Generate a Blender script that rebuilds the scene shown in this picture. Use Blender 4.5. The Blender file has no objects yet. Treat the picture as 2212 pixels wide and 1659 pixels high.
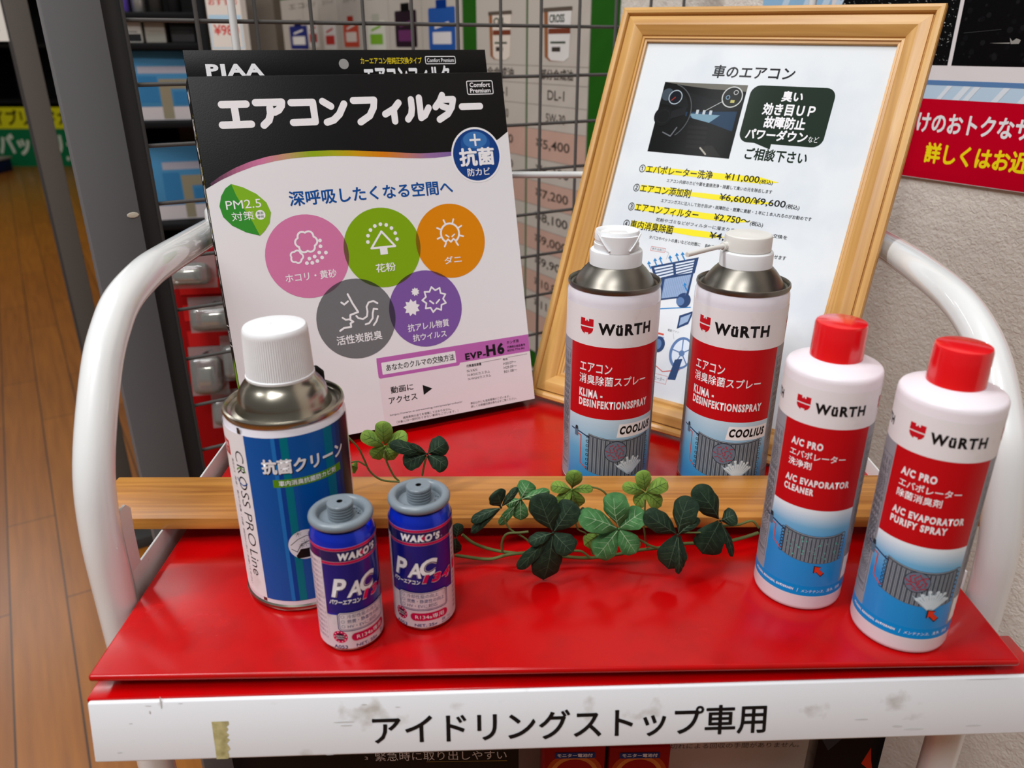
import bpy, bmesh, math, random
from math import sin, cos, pi, radians
from mathutils import Vector, Matrix, geometry

S = bpy.context.scene
COL = S.collection
ZS = 0.66            # height of the cart's red shelf above the floor; most things are measured from it

# ------------------------------------------------------------------ camera, world, lights, exposure
cam = bpy.data.cameras.new('camera')
cam.sensor_width = 36.0
cam.lens = 36.0 * 1690.0 / 2212.0
cam.dof.use_dof = True
cam.dof.focus_distance = 0.55
cam.dof.aperture_fstop = 9.0
cam.clip_start = 0.02
camo = bpy.data.objects.new('camera', cam)
COL.objects.link(camo)
camo.location = (0, 0, ZS + 0.30)
camo.rotation_euler = (pi / 2 - math.atan(729.5 / 1690.0), 0, 0)
S.camera = camo

W = bpy.data.worlds.new('shop_world')
S.world = W
W.use_nodes = True
W.node_tree.nodes['Background'].inputs[0].default_value = (1.0, 0.985, 0.96, 1)
W.node_tree.nodes['Background'].inputs[1].default_value = 0.17

def area(name, loc, rot, sx, sy, power, color=(0.98, 0.99, 1.0)):
    l = bpy.data.lights.new(name, 'AREA')
    l.shape = 'RECTANGLE'
    l.size, l.size_y = sx, sy
    l.energy = power
    l.color = color
    o = bpy.data.objects.new(name, l)
    o.location = loc
    o.rotation_euler = rot
    COL.objects.link(o)

area('ceiling_lamp', (-0.55, 0.30, 2.70), (0, 0, radians(31)), 1.25, 0.16, 20)
area('ceiling_lamp', (-0.50, -1.10, 2.70), (0, 0, radians(31)), 1.25, 0.16, 44)
area('ceiling_lamp', (-1.75, -0.35, 2.70), (0, 0, radians(31)), 1.25, 0.16, 44)
area('ceiling_lamp', (-2.60, 2.30, 2.70), (0, 0, radians(31)), 1.25, 0.16, 18)
area('ceiling_lamp', (-3.6, 4.2, 2.70), (0, 0, radians(31)), 1.25, 0.16, 24)

S.view_settings.view_transform = 'Standard'
S.view_settings.look = 'None'
S.view_settings.gamma = 1.0
S.view_settings.use_curve_mapping = False
S.view_settings.exposure = -0.17

# ------------------------------------------------------------------ materials
def lin(c):
    r = []
    for v in c:
        v /= 255.0
        r.append(v / 12.92 if v <= 0.04045 else ((v + 0.055) / 1.055) ** 2.4)
    return (r[0], r[1], r[2], 1.0)

MATS = {}
def P(name, rgb, rough=0.45, metal=0.0, coat=0.0, spec=0.12, noise=None, bump=None, emit=None):
    """principled material; noise=(second rgb, scale, low, high) mottles the colour, bump=(scale, strength)"""
    if name in MATS:
        return MATS[name]
    m = bpy.data.materials.new(name)
    m.use_nodes = True
    nt = m.node_tree
    b = nt.nodes['Principled BSDF']
    b.inputs['Base Color'].default_value = lin(rgb)
    b.inputs['Roughness'].default_value = rough
    b.inputs['Metallic'].default_value = metal
    b.inputs['Coat Weight'].default_value = coat
    b.inputs['Coat Roughness'].default_value = 0.06
    b.inputs['Specular IOR Level'].default_value = spec
    if noise or bump:
        tc = nt.nodes.new('ShaderNodeTexCoord')
    if noise:
        n = nt.nodes.new('ShaderNodeTexNoise')
        n.inputs['Scale'].default_value = noise[1]
        n.inputs['Detail'].default_value = 5
        r = nt.nodes.new('ShaderNodeValToRGB')
        r.color_ramp.elements[0].position = noise[2]
        r.color_ramp.elements[0].color = lin(rgb)
        r.color_ramp.elements[1].position = noise[3]
        r.color_ramp.elements[1].color = lin(noise[0])
        nt.links.new(tc.outputs['Object'], n.inputs['Vector'])
        nt.links.new(n.outputs['Fac'], r.inputs['Fac'])
        nt.links.new(r.outputs['Color'], b.inputs['Base Color'])
    if bump:
        n2 = nt.nodes.new('ShaderNodeTexNoise')
        n2.inputs['Scale'].default_value = bump[0]
        n2.inputs['Detail'].default_value = 4
        bp = nt.nodes.new('ShaderNodeBump')
        bp.inputs['Strength'].default_value = bump[1]
        bp.inputs['Distance'].default_value = 0.002
        nt.links.new(tc.outputs['Object'], n2.inputs['Vector'])
        nt.links.new(n2.outputs['Fac'], bp.inputs['Height'])
        nt.links.new(bp.outputs['Normal'], b.inputs['Normal'])
    MATS[name] = m
    return m

def grad(name, stops, z0, z1, rough=0.35):
    """a printed colour gradient along the part's own z, between z0 and z1 (metres)"""
    m = bpy.data.materials.new(name)
    m.use_nodes = True
    nt = m.node_tree
    b = nt.nodes['Principled BSDF']
    b.inputs['Roughness'].default_value = rough
    tc = nt.nodes.new('ShaderNodeTexCoord')
    sx = nt.nodes.new('ShaderNodeSeparateXYZ')
    mr = nt.nodes.new('ShaderNodeMapRange')
    mr.inputs['From Min'].default_value = z0
    mr.inputs['From Max'].default_value = z1
    r = nt.nodes.new('ShaderNodeValToRGB')
    el = r.color_ramp.elements
    while len(el) < len(stops):
        el.new(0.5)
    for e, (p, c) in zip(el, stops):
        e.position = p
        e.color = lin(c)
    nt.links.new(tc.outputs['Object'], sx.inputs[0])
    nt.links.new(sx.outputs['Z'], mr.inputs['Value'])
    nt.links.new(mr.outputs[0], r.inputs['Fac'])
    nt.links.new(r.outputs['Color'], b.inputs['Base Color'])
    MATS[name] = m
    return m

def wood(name, light, dark, along, sc=(3, 60, 60), rough=0.4, warp=2.0, coat=0.0):
    """grain runs along the part's own axis `along`"""
    m = bpy.data.materials.new(name)
    m.use_nodes = True
    nt = m.node_tree
    b = nt.nodes['Principled BSDF']
    b.inputs['Roughness'].default_value = rough
    b.inputs['Coat Weight'].default_value = coat
    tc = nt.nodes.new('ShaderNodeTexCoord')
    mp = nt.nodes.new('ShaderNodeMapping')
    s = [sc[1]] * 3
    s[along] = sc[0]
    mp.inputs['Scale'].default_value = s
    n = nt.nodes.new('ShaderNodeTexNoise')
    n.inputs['Scale'].default_value = 1.0
    n.inputs['Detail'].default_value = 6
    n.inputs['Distortion'].default_value = warp
    r = nt.nodes.new('ShaderNodeValToRGB')
    r.color_ramp.elements[0].position = 0.3
    r.color_ramp.elements[0].color = lin(dark)
    r.color_ramp.elements[1].position = 0.62
    r.color_ramp.elements[1].color = lin(light)
    bp = nt.nodes.new('ShaderNodeBump')
    bp.inputs['Strength'].default_value = 0.12
    bp.inputs['Distance'].default_value = 0.001
    nt.links.new(tc.outputs['Object'], mp.inputs['Vector'])
    nt.links.new(mp.outputs[0], n.inputs['Vector'])
    nt.links.new(n.outputs['Fac'], r.inputs['Fac'])
    nt.links.new(r.outputs['Color'], b.inputs['Base Color'])
    nt.links.new(n.outputs['Fac'], bp.inputs['Height'])
    nt.links.new(bp.outputs['Normal'], b.inputs['Normal'])
    MATS[name] = m
    return m

def clear(name, gloss=0.12, tint=(255, 255, 255), milk=0.0):
    m = bpy.data.materials.new(name)
    m.use_nodes = True
    nt = m.node_tree
    nt.nodes.remove(nt.nodes['Principled BSDF'])
    t = nt.nodes.new('ShaderNodeBsdfTransparent')
    t.inputs[0].default_value = lin(tint)
    g = nt.nodes.new('ShaderNodeBsdfGlossy')
    g.inputs['Roughness'].default_value = 0.12
    lw = nt.nodes.new('ShaderNodeLayerWeight')
    lw.inputs['Blend'].default_value = gloss
    mx = nt.nodes.new('ShaderNodeMixShader')
    nt.links.new(lw.outputs['Fresnel'], mx.inputs[0])
    nt.links.new(t.outputs[0], mx.inputs[1])
    nt.links.new(g.outputs[0], mx.inputs[2])
    if milk:
        d = nt.nodes.new('ShaderNodeBsdfDiffuse')
        d.inputs[0].default_value = lin((232, 232, 228))
        m2 = nt.nodes.new('ShaderNodeMixShader')
        m2.inputs[0].default_value = milk
        nt.links.new(mx.outputs[0], m2.inputs[1])
        nt.links.new(d.outputs[0], m2.inputs[2])
        mx = m2
    nt.links.new(mx.outputs[0], nt.nodes['Material Output'].inputs[0])
    MATS[name] = m
    return m

white_ink = P('white ink', (236, 234, 236), 0.45, spec=0.25)
black_ink = P('black ink', (16, 15, 17), 0.45, spec=0.25)
red_ink = P('red ink', (192, 16, 24), 0.35)
grey_ink = P('grey ink', (150, 150, 156), 0.35)
yellow_ink = P('yellow ink', (250, 222, 20), 0.5)

# ------------------------------------------------------------------ mesh helpers
def finish(name, bm, mats, parent=None, smooth=None, loc=None, rot=None):
    """links one bmesh as one mesh object; smooth = angle in degrees above which an edge stays sharp"""
    me = bpy.data.meshes.new(name)
    bmesh.ops.recalc_face_normals(bm, faces=bm.faces)
    bm.to_mesh(me)
    bm.free()
    for m in (mats if isinstance(mats, (list, tuple)) else [mats]):
        me.materials.append(m)
    if smooth is not None:
        me.polygons.foreach_set('use_smooth', [True] * len(me.polygons))
        if smooth < 180:
            me.set_sharp_from_angle(angle=radians(smooth))
    o = bpy.data.objects.new(name, me)
    COL.objects.link(o)
    if parent:
        o.parent = parent
    if loc:
        o.location = loc
    if rot:
        o.rotation_euler = rot
    return o

def tag(o, label, cat, group=None, kind=None):
    o['label'] = label
    o['category'] = cat
    if group:
        o['group'] = group
    if kind:
        o['kind'] = kind
    return o

def root(name, label, cat, loc, rz=0.0, rx=0.0, group=None):
    o = bpy.data.objects.new(name, None)
    o.empty_display_size = 0.05
    COL.objects.link(o)
    o.location = (loc[0], loc[1], loc[2] + ZS)
    o.rotation_euler = (rx, 0, rz)
    return tag(o, label, cat, group)

def add_box(bm, x0, x1, y0, y1, z0, z1, bev=0.0, mi=0, M=None, seg=2):
    vs = [bm.verts.new((x, y, z)) for x in (x0, x1) for y in (y0, y1) for z in (z0, z1)]
    q = [(0, 1, 3, 2), (4, 6, 7, 5), (0, 4, 5, 1), (2, 3, 7, 6), (0, 2, 6, 4), (1, 5, 7, 3)]
    fs = [bm.faces.new([vs[i] for i in f]) for f in q]
    for f in fs:
        f.material_index = mi
    out = list(vs)
    if bev > 0:
        es = list({e for f in fs for e in f.edges})
        r = bmesh.ops.bevel(bm, geom=es, offset=bev, segments=seg, profile=0.5, affect='EDGES', material=-1)
        for f in r['faces']:
            f.material_index = mi
        out = list({v for f in r['faces'] for v in f.verts} | {v for v in vs if v.is_valid})
    if M is not None:
        bmesh.ops.transform(bm, matrix=M, verts=out)
    return out

def box_obj(name, dims, mat, parent=None, bev=0.0, smooth=40, **k):
    bm = bmesh.new()
    add_box(bm, *dims, bev=bev)
    return finish(name, bm, mat, parent, smooth if bev else None, **k)

def add_lathe(bm, prof, seg=72, mi=0, cx=0.0, cy=0.0, cap0=True, cap1=True, mis=None, rib=None):
    rings = []
    for r, z in prof:
        ring = []
        for i in range(seg):
            a = 2 * pi * i / seg
            rr = r
            if rib and rib[0] <= z <= rib[1] and i % 2:
                rr = r - rib[2]
            ring.append(bm.verts.new((cx + rr * cos(a), cy + rr * sin(a), z)))
        rings.append(ring)
    for j in range(len(rings) - 1):
        for i in range(seg):
            k = (i + 1) % seg
            f = bm.faces.new((rings[j][i], rings[j][k], rings[j + 1][k], rings[j + 1][i]))
            f.material_index = mis[j] if mis else mi
    if cap0:
        f = bm.faces.new(rings[0][::-1]); f.material_index = mis[0] if mis else mi
    if cap1:
        f = bm.faces.new(rings[-1]); f.material_index = mis[-1] if mis else mi

def lathe_obj(name, prof, mat, parent, seg=72, smooth=35, **k):
    bm = bmesh.new()
    kk = {q: k.pop(q) for q in ('mis', 'rib', 'cap0', 'cap1') if q in k}
    add_lathe(bm, prof, seg, **kk)
    return finish(name, bm, mat, parent, smooth, **k)

def smooth_path(pts, n=8):
    """Catmull-Rom through the points"""
    p = [Vector(q) for q in pts]
    p = [p[0] * 2 - p[1]] + p + [p[-1] * 2 - p[-2]]
    out = []
    for i in range(1, len(p) - 2):
        for j in range(n):
            t = j / n
            a, b, c, d = p[i - 1], p[i], p[i + 1], p[i + 2]
            out.append(0.5 * ((2 * b) + (c - a) * t + (2 * a - 5 * b + 4 * c - d) * t * t + (3 * b - a - 3 * c + d) * t ** 3))
    out.append(p[-2])
    return out

def add_tube(bm, pts, r, seg=12, mi=0, r1=None):
    pts = [Vector(p) for p in pts]
    n = len(pts)
    t = (pts[1] - pts[0]).normalized()
    u = t.orthogonal().normalized()
    rings = []
    for i, p in enumerate(pts):
        t2 = (pts[min(i + 1, n - 1)] - pts[max(i - 1, 0)]).normalized()
        u = (u - t2 * u.dot(t2)).normalized()
        v = t2.cross(u)
        rr = r if r1 is None else r + (r1 - r) * i / (n - 1)
        rings.append([bm.verts.new(p + (u * cos(2 * pi * k / seg) + v * sin(2 * pi * k / seg)) * rr) for k in range(seg)])
    for a, b in zip(rings, rings[1:]):
        for k in range(seg):
            l = (k + 1) % seg
            bm.faces.new((a[k], a[l], b[l], b[k])).material_index = mi
    bm.faces.new(rings[0][::-1]).material_index = mi
    bm.faces.new(rings[-1]).material_index = mi

def tube_obj(name, pts, r, mat, parent=None, seg=20, **k):
    bm = bmesh.new()
    add_tube(bm, pts, r, seg)
    return finish(name, bm, mat, parent, 60, **k)

# ------------------------------------------------------------------ printed matter: flat shapes and lettering in mm
GLYPH = {}
def glyph_mesh(s, bold):
    k = (s, bold)
    if k not in GLYPH:
        cu = bpy.data.curves.new('lettering', 'FONT')
        cu.body = s
        cu.dimensions = '2D'
        cu.fill_mode = 'FRONT'
        cu.offset = bold
        cu.resolution_u = 3
        if bold > 0.03 and ord(s[-1]) < 0x2000:
            cu.space_character = 1 + bold * 4.2
        o = bpy.data.objects.new('lettering', cu)
        me = o.to_mesh()
        GLYPH[k] = ([(v.co.x, v.co.y) for v in me.vertices], [tuple(p.vertices) for p in me.polygons])
        o.to_mesh_clear()
        bpy.data.objects.remove(o)
        bpy.data.curves.remove(cu)
    return GLYPH[k]

class Art:
    """collects printed shapes; layers are hair-thin ink films stacked outwards"""
    def __init__(self):
        self.items = []
        self.mats = []
    def mi(self, m):
        if m not in self.mats:
            self.mats.append(m)
        return self.mats.index(m)
    def raw(self, pts, faces, m, layer):
        self.items.append((pts, faces, self.mi(m), layer))
    def poly(self, pts, m, layer=1):
        tr = geometry.tessellate_polygon([[Vector((p[0], p[1], 0)) for p in pts]])
        self.raw(list(pts), [tuple(t) for t in tr], m, layer)
    def rect(self, x0, y0, x1, y1, m, layer=1, rad=0.0):
        if rad <= 0:
            self.raw([(x0, y0), (x1, y0), (x1, y1), (x0, y1)], [(0, 1, 2, 3)], m, layer)
            return
        pts = []
        for cx, cy, a0 in ((x1 - rad, y0 + rad, -90), (x1 - rad, y1 - rad, 0), (x0 + rad, y1 - rad, 90), (x0 + rad, y0 + rad, 180)):
            pts += [(cx + rad * cos(radians(a0 + 15 * i)), cy + rad * sin(radians(a0 + 15 * i))) for i in range(7)]
        self.raw(pts, [tuple(range(len(pts)))], m, layer)
    def circ(self, cx, cy, r, m, layer=1, ry=None, n=48):
        ry = ry or r
        self.raw([(cx + r * cos(2 * pi * i / n), cy + ry * sin(2 * pi * i / n)) for i in range(n)], [tuple(range(n))], m, layer)
    def ring(self, cx, cy, r, w, m, layer=1, n=36, a0=0, a1=360, ry=None):
        ry = ry or r
        pts = [(cx + r * cos(radians(a0 + (a1 - a0) * i / n)), cy + ry * sin(radians(a0 + (a1 - a0) * i / n))) for i in range(n + 1)]
        self.stroke(pts, w, m, layer)
    def stroke(self, pts, w, m, layer=1, closed=False, caps=True):
        """a ribbon with mitred joints and round ends; sharp corners start a new ribbon"""
        P_ = []
        for q in list(pts) + ([pts[0]] if closed else []):
            if not P_ or math.hypot(q[0] - P_[-1][0], q[1] - P_[-1][1]) > 1e-5:
                P_.append(q)
        if len(P_) < 2:
            return
        runs, cur = [], [P_[0]]
        for i in range(1, len(P_)):
            cur.append(P_[i])
            if i < len(P_) - 1:
                a = math.atan2(P_[i][1] - P_[i - 1][1], P_[i][0] - P_[i - 1][0])
                b = math.atan2(P_[i + 1][1] - P_[i][1], P_[i + 1][0] - P_[i][0])
                if abs((b - a + pi) % (2 * pi) - pi) > 0.7:
                    runs.append(cur)
                    cur = [P_[i]]
        runs.append(cur)
        h = w / 2
        for r in runs:
            n = len(r)
            loop = n > 3 and math.hypot(r[0][0] - r[-1][0], r[0][1] - r[-1][1]) < 1e-4
            V, F = [], []
            nr = []
            for k in range(n - 1):
                d = math.hypot(r[k + 1][0] - r[k][0], r[k + 1][1] - r[k][1])
                nr.append((-(r[k + 1][1] - r[k][1]) / d, (r[k + 1][0] - r[k][0]) / d))
            for k in range(n):
                n0 = nr[k - 1] if k > 0 else (nr[-1] if loop else nr[0])
                n1 = nr[k] if k < n - 1 else (nr[0] if loop else nr[-1])
                mx, my = n0[0] + n1[0], n0[1] + n1[1]
                q = 2 * h / (mx * mx + my * my)
                V += [(r[k][0] + mx * q, r[k][1] + my * q), (r[k][0] - mx * q, r[k][1] - my * q)]
            F = [(2 * k, 2 * k + 1, 2 * k + 3, 2 * k + 2) for k in range(n - 1)]
            if caps and not loop:
                for c, nn, sg in ((r[0], nr[0], 1), (r[-1], nr[-1], -1)):
                    i = len(V)
                    t0 = math.atan2(nn[1], nn[0])
                    V += [(c[0] + h * cos(t0 + sg * pi * k / 8), c[1] + h * sin(t0 + sg * pi * k / 8)) for k in range(9)]
                    F.append(tuple(range(i, i + 9)))
            self.raw(V, F, m, layer)
    def frame(self, x0, y0, x1, y1, w, m, layer=1, rad=0.0):
        pts = []
        if rad:
            for cx, cy, a0 in ((x1 - rad, y0 + rad, -90), (x1 - rad, y1 - rad, 0), (x0 + rad, y1 - rad, 90), (x0 + rad, y0 + rad, 180)):
                pts += [(cx + rad * cos(radians(a0 + 30 * i)), cy + rad * sin(radians(a0 + 30 * i))) for i in range(4)]
        else:
            pts = [(x0, y0), (x1, y0), (x1, y1), (x0, y1)]
        self.stroke(pts, w, m, layer, closed=True)
    def text(self, s, x0, y0, x1, y1, m, layer=1, bold=0.0, shear=0.0, down=False, shadow=None):
        """lettering fitted into the box; down=True turns it to read downwards"""
        fat = 0.0
        if any(ord(c) > 0x2000 for c in s):
            fat = bold if bold > 0.011 else 0.0
            bold = 0.0
        V, F = glyph_mesh(s, bold)
        V = [(x + shear * y, y) for x, y in V]
        xs = [p[0] for p in V]; ys = [p[1] for p in V]
        a0, a1, b0, b1 = min(xs), max(xs), min(ys), max(ys)
        if down:
            V = [(x0 + (y - b0) / (b1 - b0) * (x1 - x0), y1 - (x - a0) / (a1 - a0) * (y1 - y0)) for x, y in V]
        else:
            V = [(x0 + (x - a0) / (a1 - a0) * (x1 - x0), y0 + (y - b0) / (b1 - b0) * (y1 - y0)) for x, y in V]
        copies = [(0.0, 0.0)]
        if fat:
            em = (b1 - b0)
            fx = fat * ((y1 - y0) / (a1 - a0) if down else (x1 - x0) / (a1 - a0))
            fy = fat * ((x1 - x0) / em if down else (y1 - y0) / em)
            copies = [(fx * cos(pi * k / 4), fy * sin(pi * k / 4)) for k in range(8)]
        if shadow:
            dx, dy, sm = shadow
            for cx, cy in copies:
                self.raw([(x + dx + cx, y + dy + cy) for x, y in V], F, sm, layer)
            layer += 1
        for cx, cy in copies:
            self.raw([(x + cx, y + cy) for x, y in V], F, m, layer)
    def build(self, name, parent, fmap, cut=None, scale=1.0, smooth=None, eps=4e-5, into=None):
        """links the print as one part, or lays it into the mesh of the part it is printed on"""
        bm = bmesh.new()
        for n_, (pts, faces, mi, layer) in enumerate(self.items):
            layer += (n_ % 8) * 0.09
            vs = [bm.verts.new((p[0] * scale, p[1] * scale, layer)) for p in pts]
            for f in faces:
                try:
                    bm.faces.new([vs[i] for i in f]).material_index = mi
                except ValueError:
                    pass
        if cut:
            x0 = min(v.co.x for v in bm.verts); x1 = max(v.co.x for v in bm.verts)
            x = math.floor(x0 / cut) * cut + cut
            while x < x1:
                bmesh.ops.bisect_plane(bm, geom=bm.verts[:] + bm.edges[:] + bm.faces[:], dist=1e-6, plane_co=(x, 0, 0), plane_no=(1, 0, 0))
                x += cut
        for v in bm.verts:
            v.co = fmap(v.co.x * 0.001, v.co.y * 0.001, v.co.z * eps)
        if into is not None:
            me = into.data
            base = len(me.materials)
            for f in bm.faces:
                f.material_index += base
            tmp = bpy.data.meshes.new('print')
            bm.to_mesh(tmp); bm.free()
            for m in self.mats:
                me.materials.append(m)
            b2 = bmesh.new()
            b2.from_mesh(me)
            b2.from_mesh(tmp)
            b2.to_mesh(me); b2.free()
            bpy.data.meshes.remove(tmp)
            return into
        me = bpy.data.meshes.new(name)
        bm.to_mesh(me); bm.free()
        for m in self.mats:
            me.materials.append(m)
        if smooth:
            me.polygons.foreach_set('use_smooth', [True] * len(me.polygons))
        o = bpy.data.objects.new(name, me)
        COL.objects.link(o)
        o.parent = parent
        return o

def flat(x0=0.0, z0=0.0, y0=0.0):
    return lambda x, y, e: Vector((x0 + x, y0 - e, z0 + y))
def wrap(r, th0=0.0, z0=0.0):
    return lambda x, y, e: Vector(((r + e) * sin(x / r + th0), -(r + e) * cos(x / r + th0), z0 + y))

# ------------------------------------------------------------------ the room: floor of planks, papered wall, far wall
RW = math.atan2(-0.853, 0.522)          # the shop's walls stand askew to the cart
RB = math.atan2(0.522, 0.853)

def floor_material():
    m = bpy.data.materials.new('plank floor')
    m.use_nodes = True
    nt = m.node_tree
    b = nt.nodes['Principled BSDF']
    b.inputs['Roughness'].default_value = 0.3
    tc = nt.nodes.new('ShaderNodeTexCoord')
    br = nt.nodes.new('ShaderNodeTexBrick')
    br.inputs['Scale'].default_value = 1.0
    br.inputs['Brick Width'].default_value = 0.9
    br.inputs['Row Height'].default_value = 0.092
    br.inputs['Mortar Size'].default_value = 0.0016
    br.inputs['Color1'].default_value = lin((162, 98, 28))
    br.inputs['Color2'].default_value = lin((144, 84, 22))
    br.inputs['Mortar'].default_value = lin((70, 42, 20))
    br.offset = 0.37
    mp = nt.nodes.new('ShaderNodeMapping')
    mp.inputs['Scale'].default_value = (4, 70, 1)
    n = nt.nodes.new('ShaderNodeTexNoise')
    n.inputs['Scale'].default_value = 1
    n.inputs['Detail'].default_value = 6
    mx = nt.nodes.new('ShaderNodeMixRGB')
    mx.blend_type = 'MULTIPLY'
    mx.inputs[0].default_value = 0.55
    r = nt.nodes.new('ShaderNodeValToRGB')
    r.color_ramp.elements[0].position = 0.3
    r.color_ramp.elements[0].color = (0.55, 0.5, 0.45, 1)
    r.color_ramp.elements[1].position = 0.65
    nt.links.new(tc.outputs['Object'], br.inputs['Vector'])
    nt.links.new(tc.outputs['Object'], mp.inputs['Vector'])
    nt.links.new(mp.outputs[0], n.inputs['Vector'])
    nt.links.new(n.outputs['Fac'], r.inputs['Fac'])
    nt.links.new(br.outputs['Color'], mx.inputs[1])
    nt.links.new(r.outputs['Color'], mx.inputs[2])
    nt.links.new(mx.outputs[0], b.inputs['Base Color'])
    return m

fl = box_obj('floor', (-9, 11, -9, 9, -0.1, 0), floor_material())
fl.rotation_euler = (0, 0, radians(121.5))
fl['kind'] = 'structure'

def wall_material():
    m = P('embossed wallpaper', (228, 219, 208), 0.55)
    nt = m.node_tree
    b = nt.nodes['Principled BSDF']
    tc = nt.nodes.new('ShaderNodeTexCoord')
    n = nt.nodes.new('ShaderNodeTexNoise')
    n.inputs['Scale'].default_value = 230
    n.inputs['Detail'].default_value = 3
    n.inputs['Distortion'].default_value = 0.9
    n2 = nt.nodes.new('ShaderNodeTexNoise')
    n2.inputs['Scale'].default_value = 60
    n2.inputs['Detail'].default_value = 2
    ad = nt.nodes.new('ShaderNodeMath')
    ad.operation = 'ADD'
    bp = nt.nodes.new('ShaderNodeBump')
    bp.inputs['Strength'].default_value = 0.42
    bp.inputs['Distance'].default_value = 0.004
    nt.links.new(tc.outputs['Object'], n.inputs['Vector'])
    nt.links.new(tc.outputs['Object'], n2.inputs['Vector'])
    nt.links.new(n.outputs['Fac'], ad.inputs[0])
    nt.links.new(n2.outputs['Fac'], ad.inputs[1])
    nt.links.new(ad.outputs[0], bp.inputs['Height'])
    nt.links.new(bp.outputs['Normal'], b.inputs['Normal'])
    return m

WP = (0.45, 0.75)                        # a point of the wall; its own x runs along the wall towards the camera side
wl = box_obj('wall_right', (-5.2, 1.6, 0, 0.12, 0, 2.75), wall_material(), loc=(WP[0], WP[1], 0), rot=(0, 0, RW))
wl['kind'] = 'structure'
wb = box_obj('wall_back', (-9, 6, 0, 0.12, 0, 2.75), P('far wall paint', (92, 86, 78), 0.7), loc=(0, 8.6, 0))
wb['kind'] = 'structure'

def wall_pt(s, z, off=0.0):
    """a point on the wall's face, z measured from the cart shelf"""
    return (WP[0] + 0.522 * s - 0.853 * off, WP[1] - 0.853 * s - 0.522 * off, z)

# ------------------------------------------------------------------ the red and white display cart
def red_material():
    m = P('red cart paint', (180, 2, 5), 0.16, coat=0.0, spec=0.4, noise=((166, 6, 8), 60, 0.45, 0.75))
    nt = m.node_tree
    b = nt.nodes['Principled BSDF']
    tc = nt.nodes.new('ShaderNodeTexCoord')
    n = nt.nodes.new('ShaderNodeTexNoise')
    n.inputs['Scale'].default_value = 14
    n.inputs['Detail'].default_value = 8
    r = nt.nodes.new('ShaderNodeMapRange')
    r.inputs['From Min'].default_value = 0.35
    r.inputs['From Max'].default_value = 0.75
    r.inputs['To Min'].default_value = 0.13
    r.inputs['To Max'].default_value = 0.34
    nt.links.new(tc.outputs['Object'], n.inputs['Vector'])
    nt.links.new(n.outputs['Fac'], r.inputs['Value'])
    nt.links.new(r.outputs[0], b.inputs['Roughness'])
    return m
red_paint = red_material()
white_paint = P('white enamel', (226, 227, 226), 0.35, coat=1.0, spec=0.5)
rail_paint = P('worn white enamel', (214, 214, 212), 0.35, spec=0.5, noise=((150, 142, 130), 90, 0.66, 0.8))
dark_rubber = P('black rubber', (22, 22, 23), 0.6)

cart = root('display_cart', 'white tube display cart with a glossy red shelf and a white lettered front strip', 'cart', (0.03, 0.52, -ZS))
cz = ZS
def up(p):      # cart shelf frame -> cart's own frame
    return (p[0] - 0.03, p[1] - 0.52, p[2] + cz)

bm = bmesh.new()
top = [(-0.2205, 0.3121), (0.2711, 0.3234), (0.2745, 0.720), (-0.2222, 0.720)]
def slab(bm, poly, z0, z1, bev, mi=0):
    lo = [bm.verts.new(up((x, y, z0))) for x, y in poly]
    hi = [bm.verts.new(up((x, y, z1))) for x, y in poly]
    n = len(poly)
    fs = [bm.faces.new(lo[::-1]), bm.faces.new(hi)]
    for i in range(n):
        j = (i + 1) % n
        fs.append(bm.faces.new((lo[i], lo[j], hi[j], hi[i])))
    if bev:
        bmesh.ops.bevel(bm, geom=list({e for f in fs for e in f.edges}), offset=bev, segments=3, profile=0.5, affect='EDGES')
slab(bm, top, -0.0042, 0, 0.0018)
slab(bm, [(-0.2195, 0.330), (0.2705, 0.341), (0.2735, 0.718), (-0.2212, 0.718)], -0.022, -0.0045, 0.001)
shelf = finish('shelf', bm, red_paint, cart, 40)
bm = bmesh.new()
slab(bm, [(-0.2205, 0.36), (0.2711, 0.36), (0.2745, 0.720), (-0.2222, 0.720)], -0.43, -0.42, 0.002)
lower = finish('lower_shelf', bm, red_paint, cart, 40)

# price rail along the front edge: red channel with a white lettered strip
psi = math.atan2(0.0188, 0.488)
rail0 = Matrix.Translation(Vector(up((-0.2195, 0.3064, -0.0112)))) @ Matrix.Rotation(psi, 4, 'Z')
rail = rail0 @ Matrix.Rotation(-0.2, 4, 'X')
bm = bmesh.new()
add_box(bm, -0.0012, 0.507, 0.0012, 0.0135, -0.0365, 0.0, bev=0.0014, M=Matrix.Rotation(-0.2, 4, 'X'))
add_box(bm, -0.0012, 0.507, 0.0012, 0.0300, -0.0016, 0.0003, bev=0.0008)
fr = finish('front_rail', bm, red_paint, cart, 40)
fr.matrix_local = rail0
A = Art()
for x, w_, h_, r_ in ((470, 5, .5, .5), (474, 7, .5, .9), (478, 4, .4, .3)):
    A.poly([(x + w_ * cos(r_ + q) * .5, 6 + 3 * sin(r_) + w_ * .5 * sin(r_ + q) * (.3 if k % 2 else .5)) for k, q in enumerate((0, .8, 2.2, 3.1, 4, 5.4))], dark_rubber, 1)
A.build('scuff', fr, lambda x, y, e: Vector((x, y, 0.00035 + e)), into=fr)
bm = bmesh.new()
add_box(bm, 0.0, 0.506, -0.0010, 0.0020, -0.0355, -0.0002, bev=0.0012, seg=3)
strip = finish('label_strip', bm, P('white label strip', (230, 232, 236), 0.3, spec=0.4, noise=((186, 182, 176), 38, 0.62, 0.74)), cart, 40)
strip.matrix_local = rail
A = Art()
A.text('アイドリングストップ車用', 146, -29.6, 356, -12.4, black_ink, 1, bold=0.018)
tape = P('old tape residue', (190, 178, 128), 0.6, noise=((150, 138, 92), 200, 0.4, 0.7))
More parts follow.
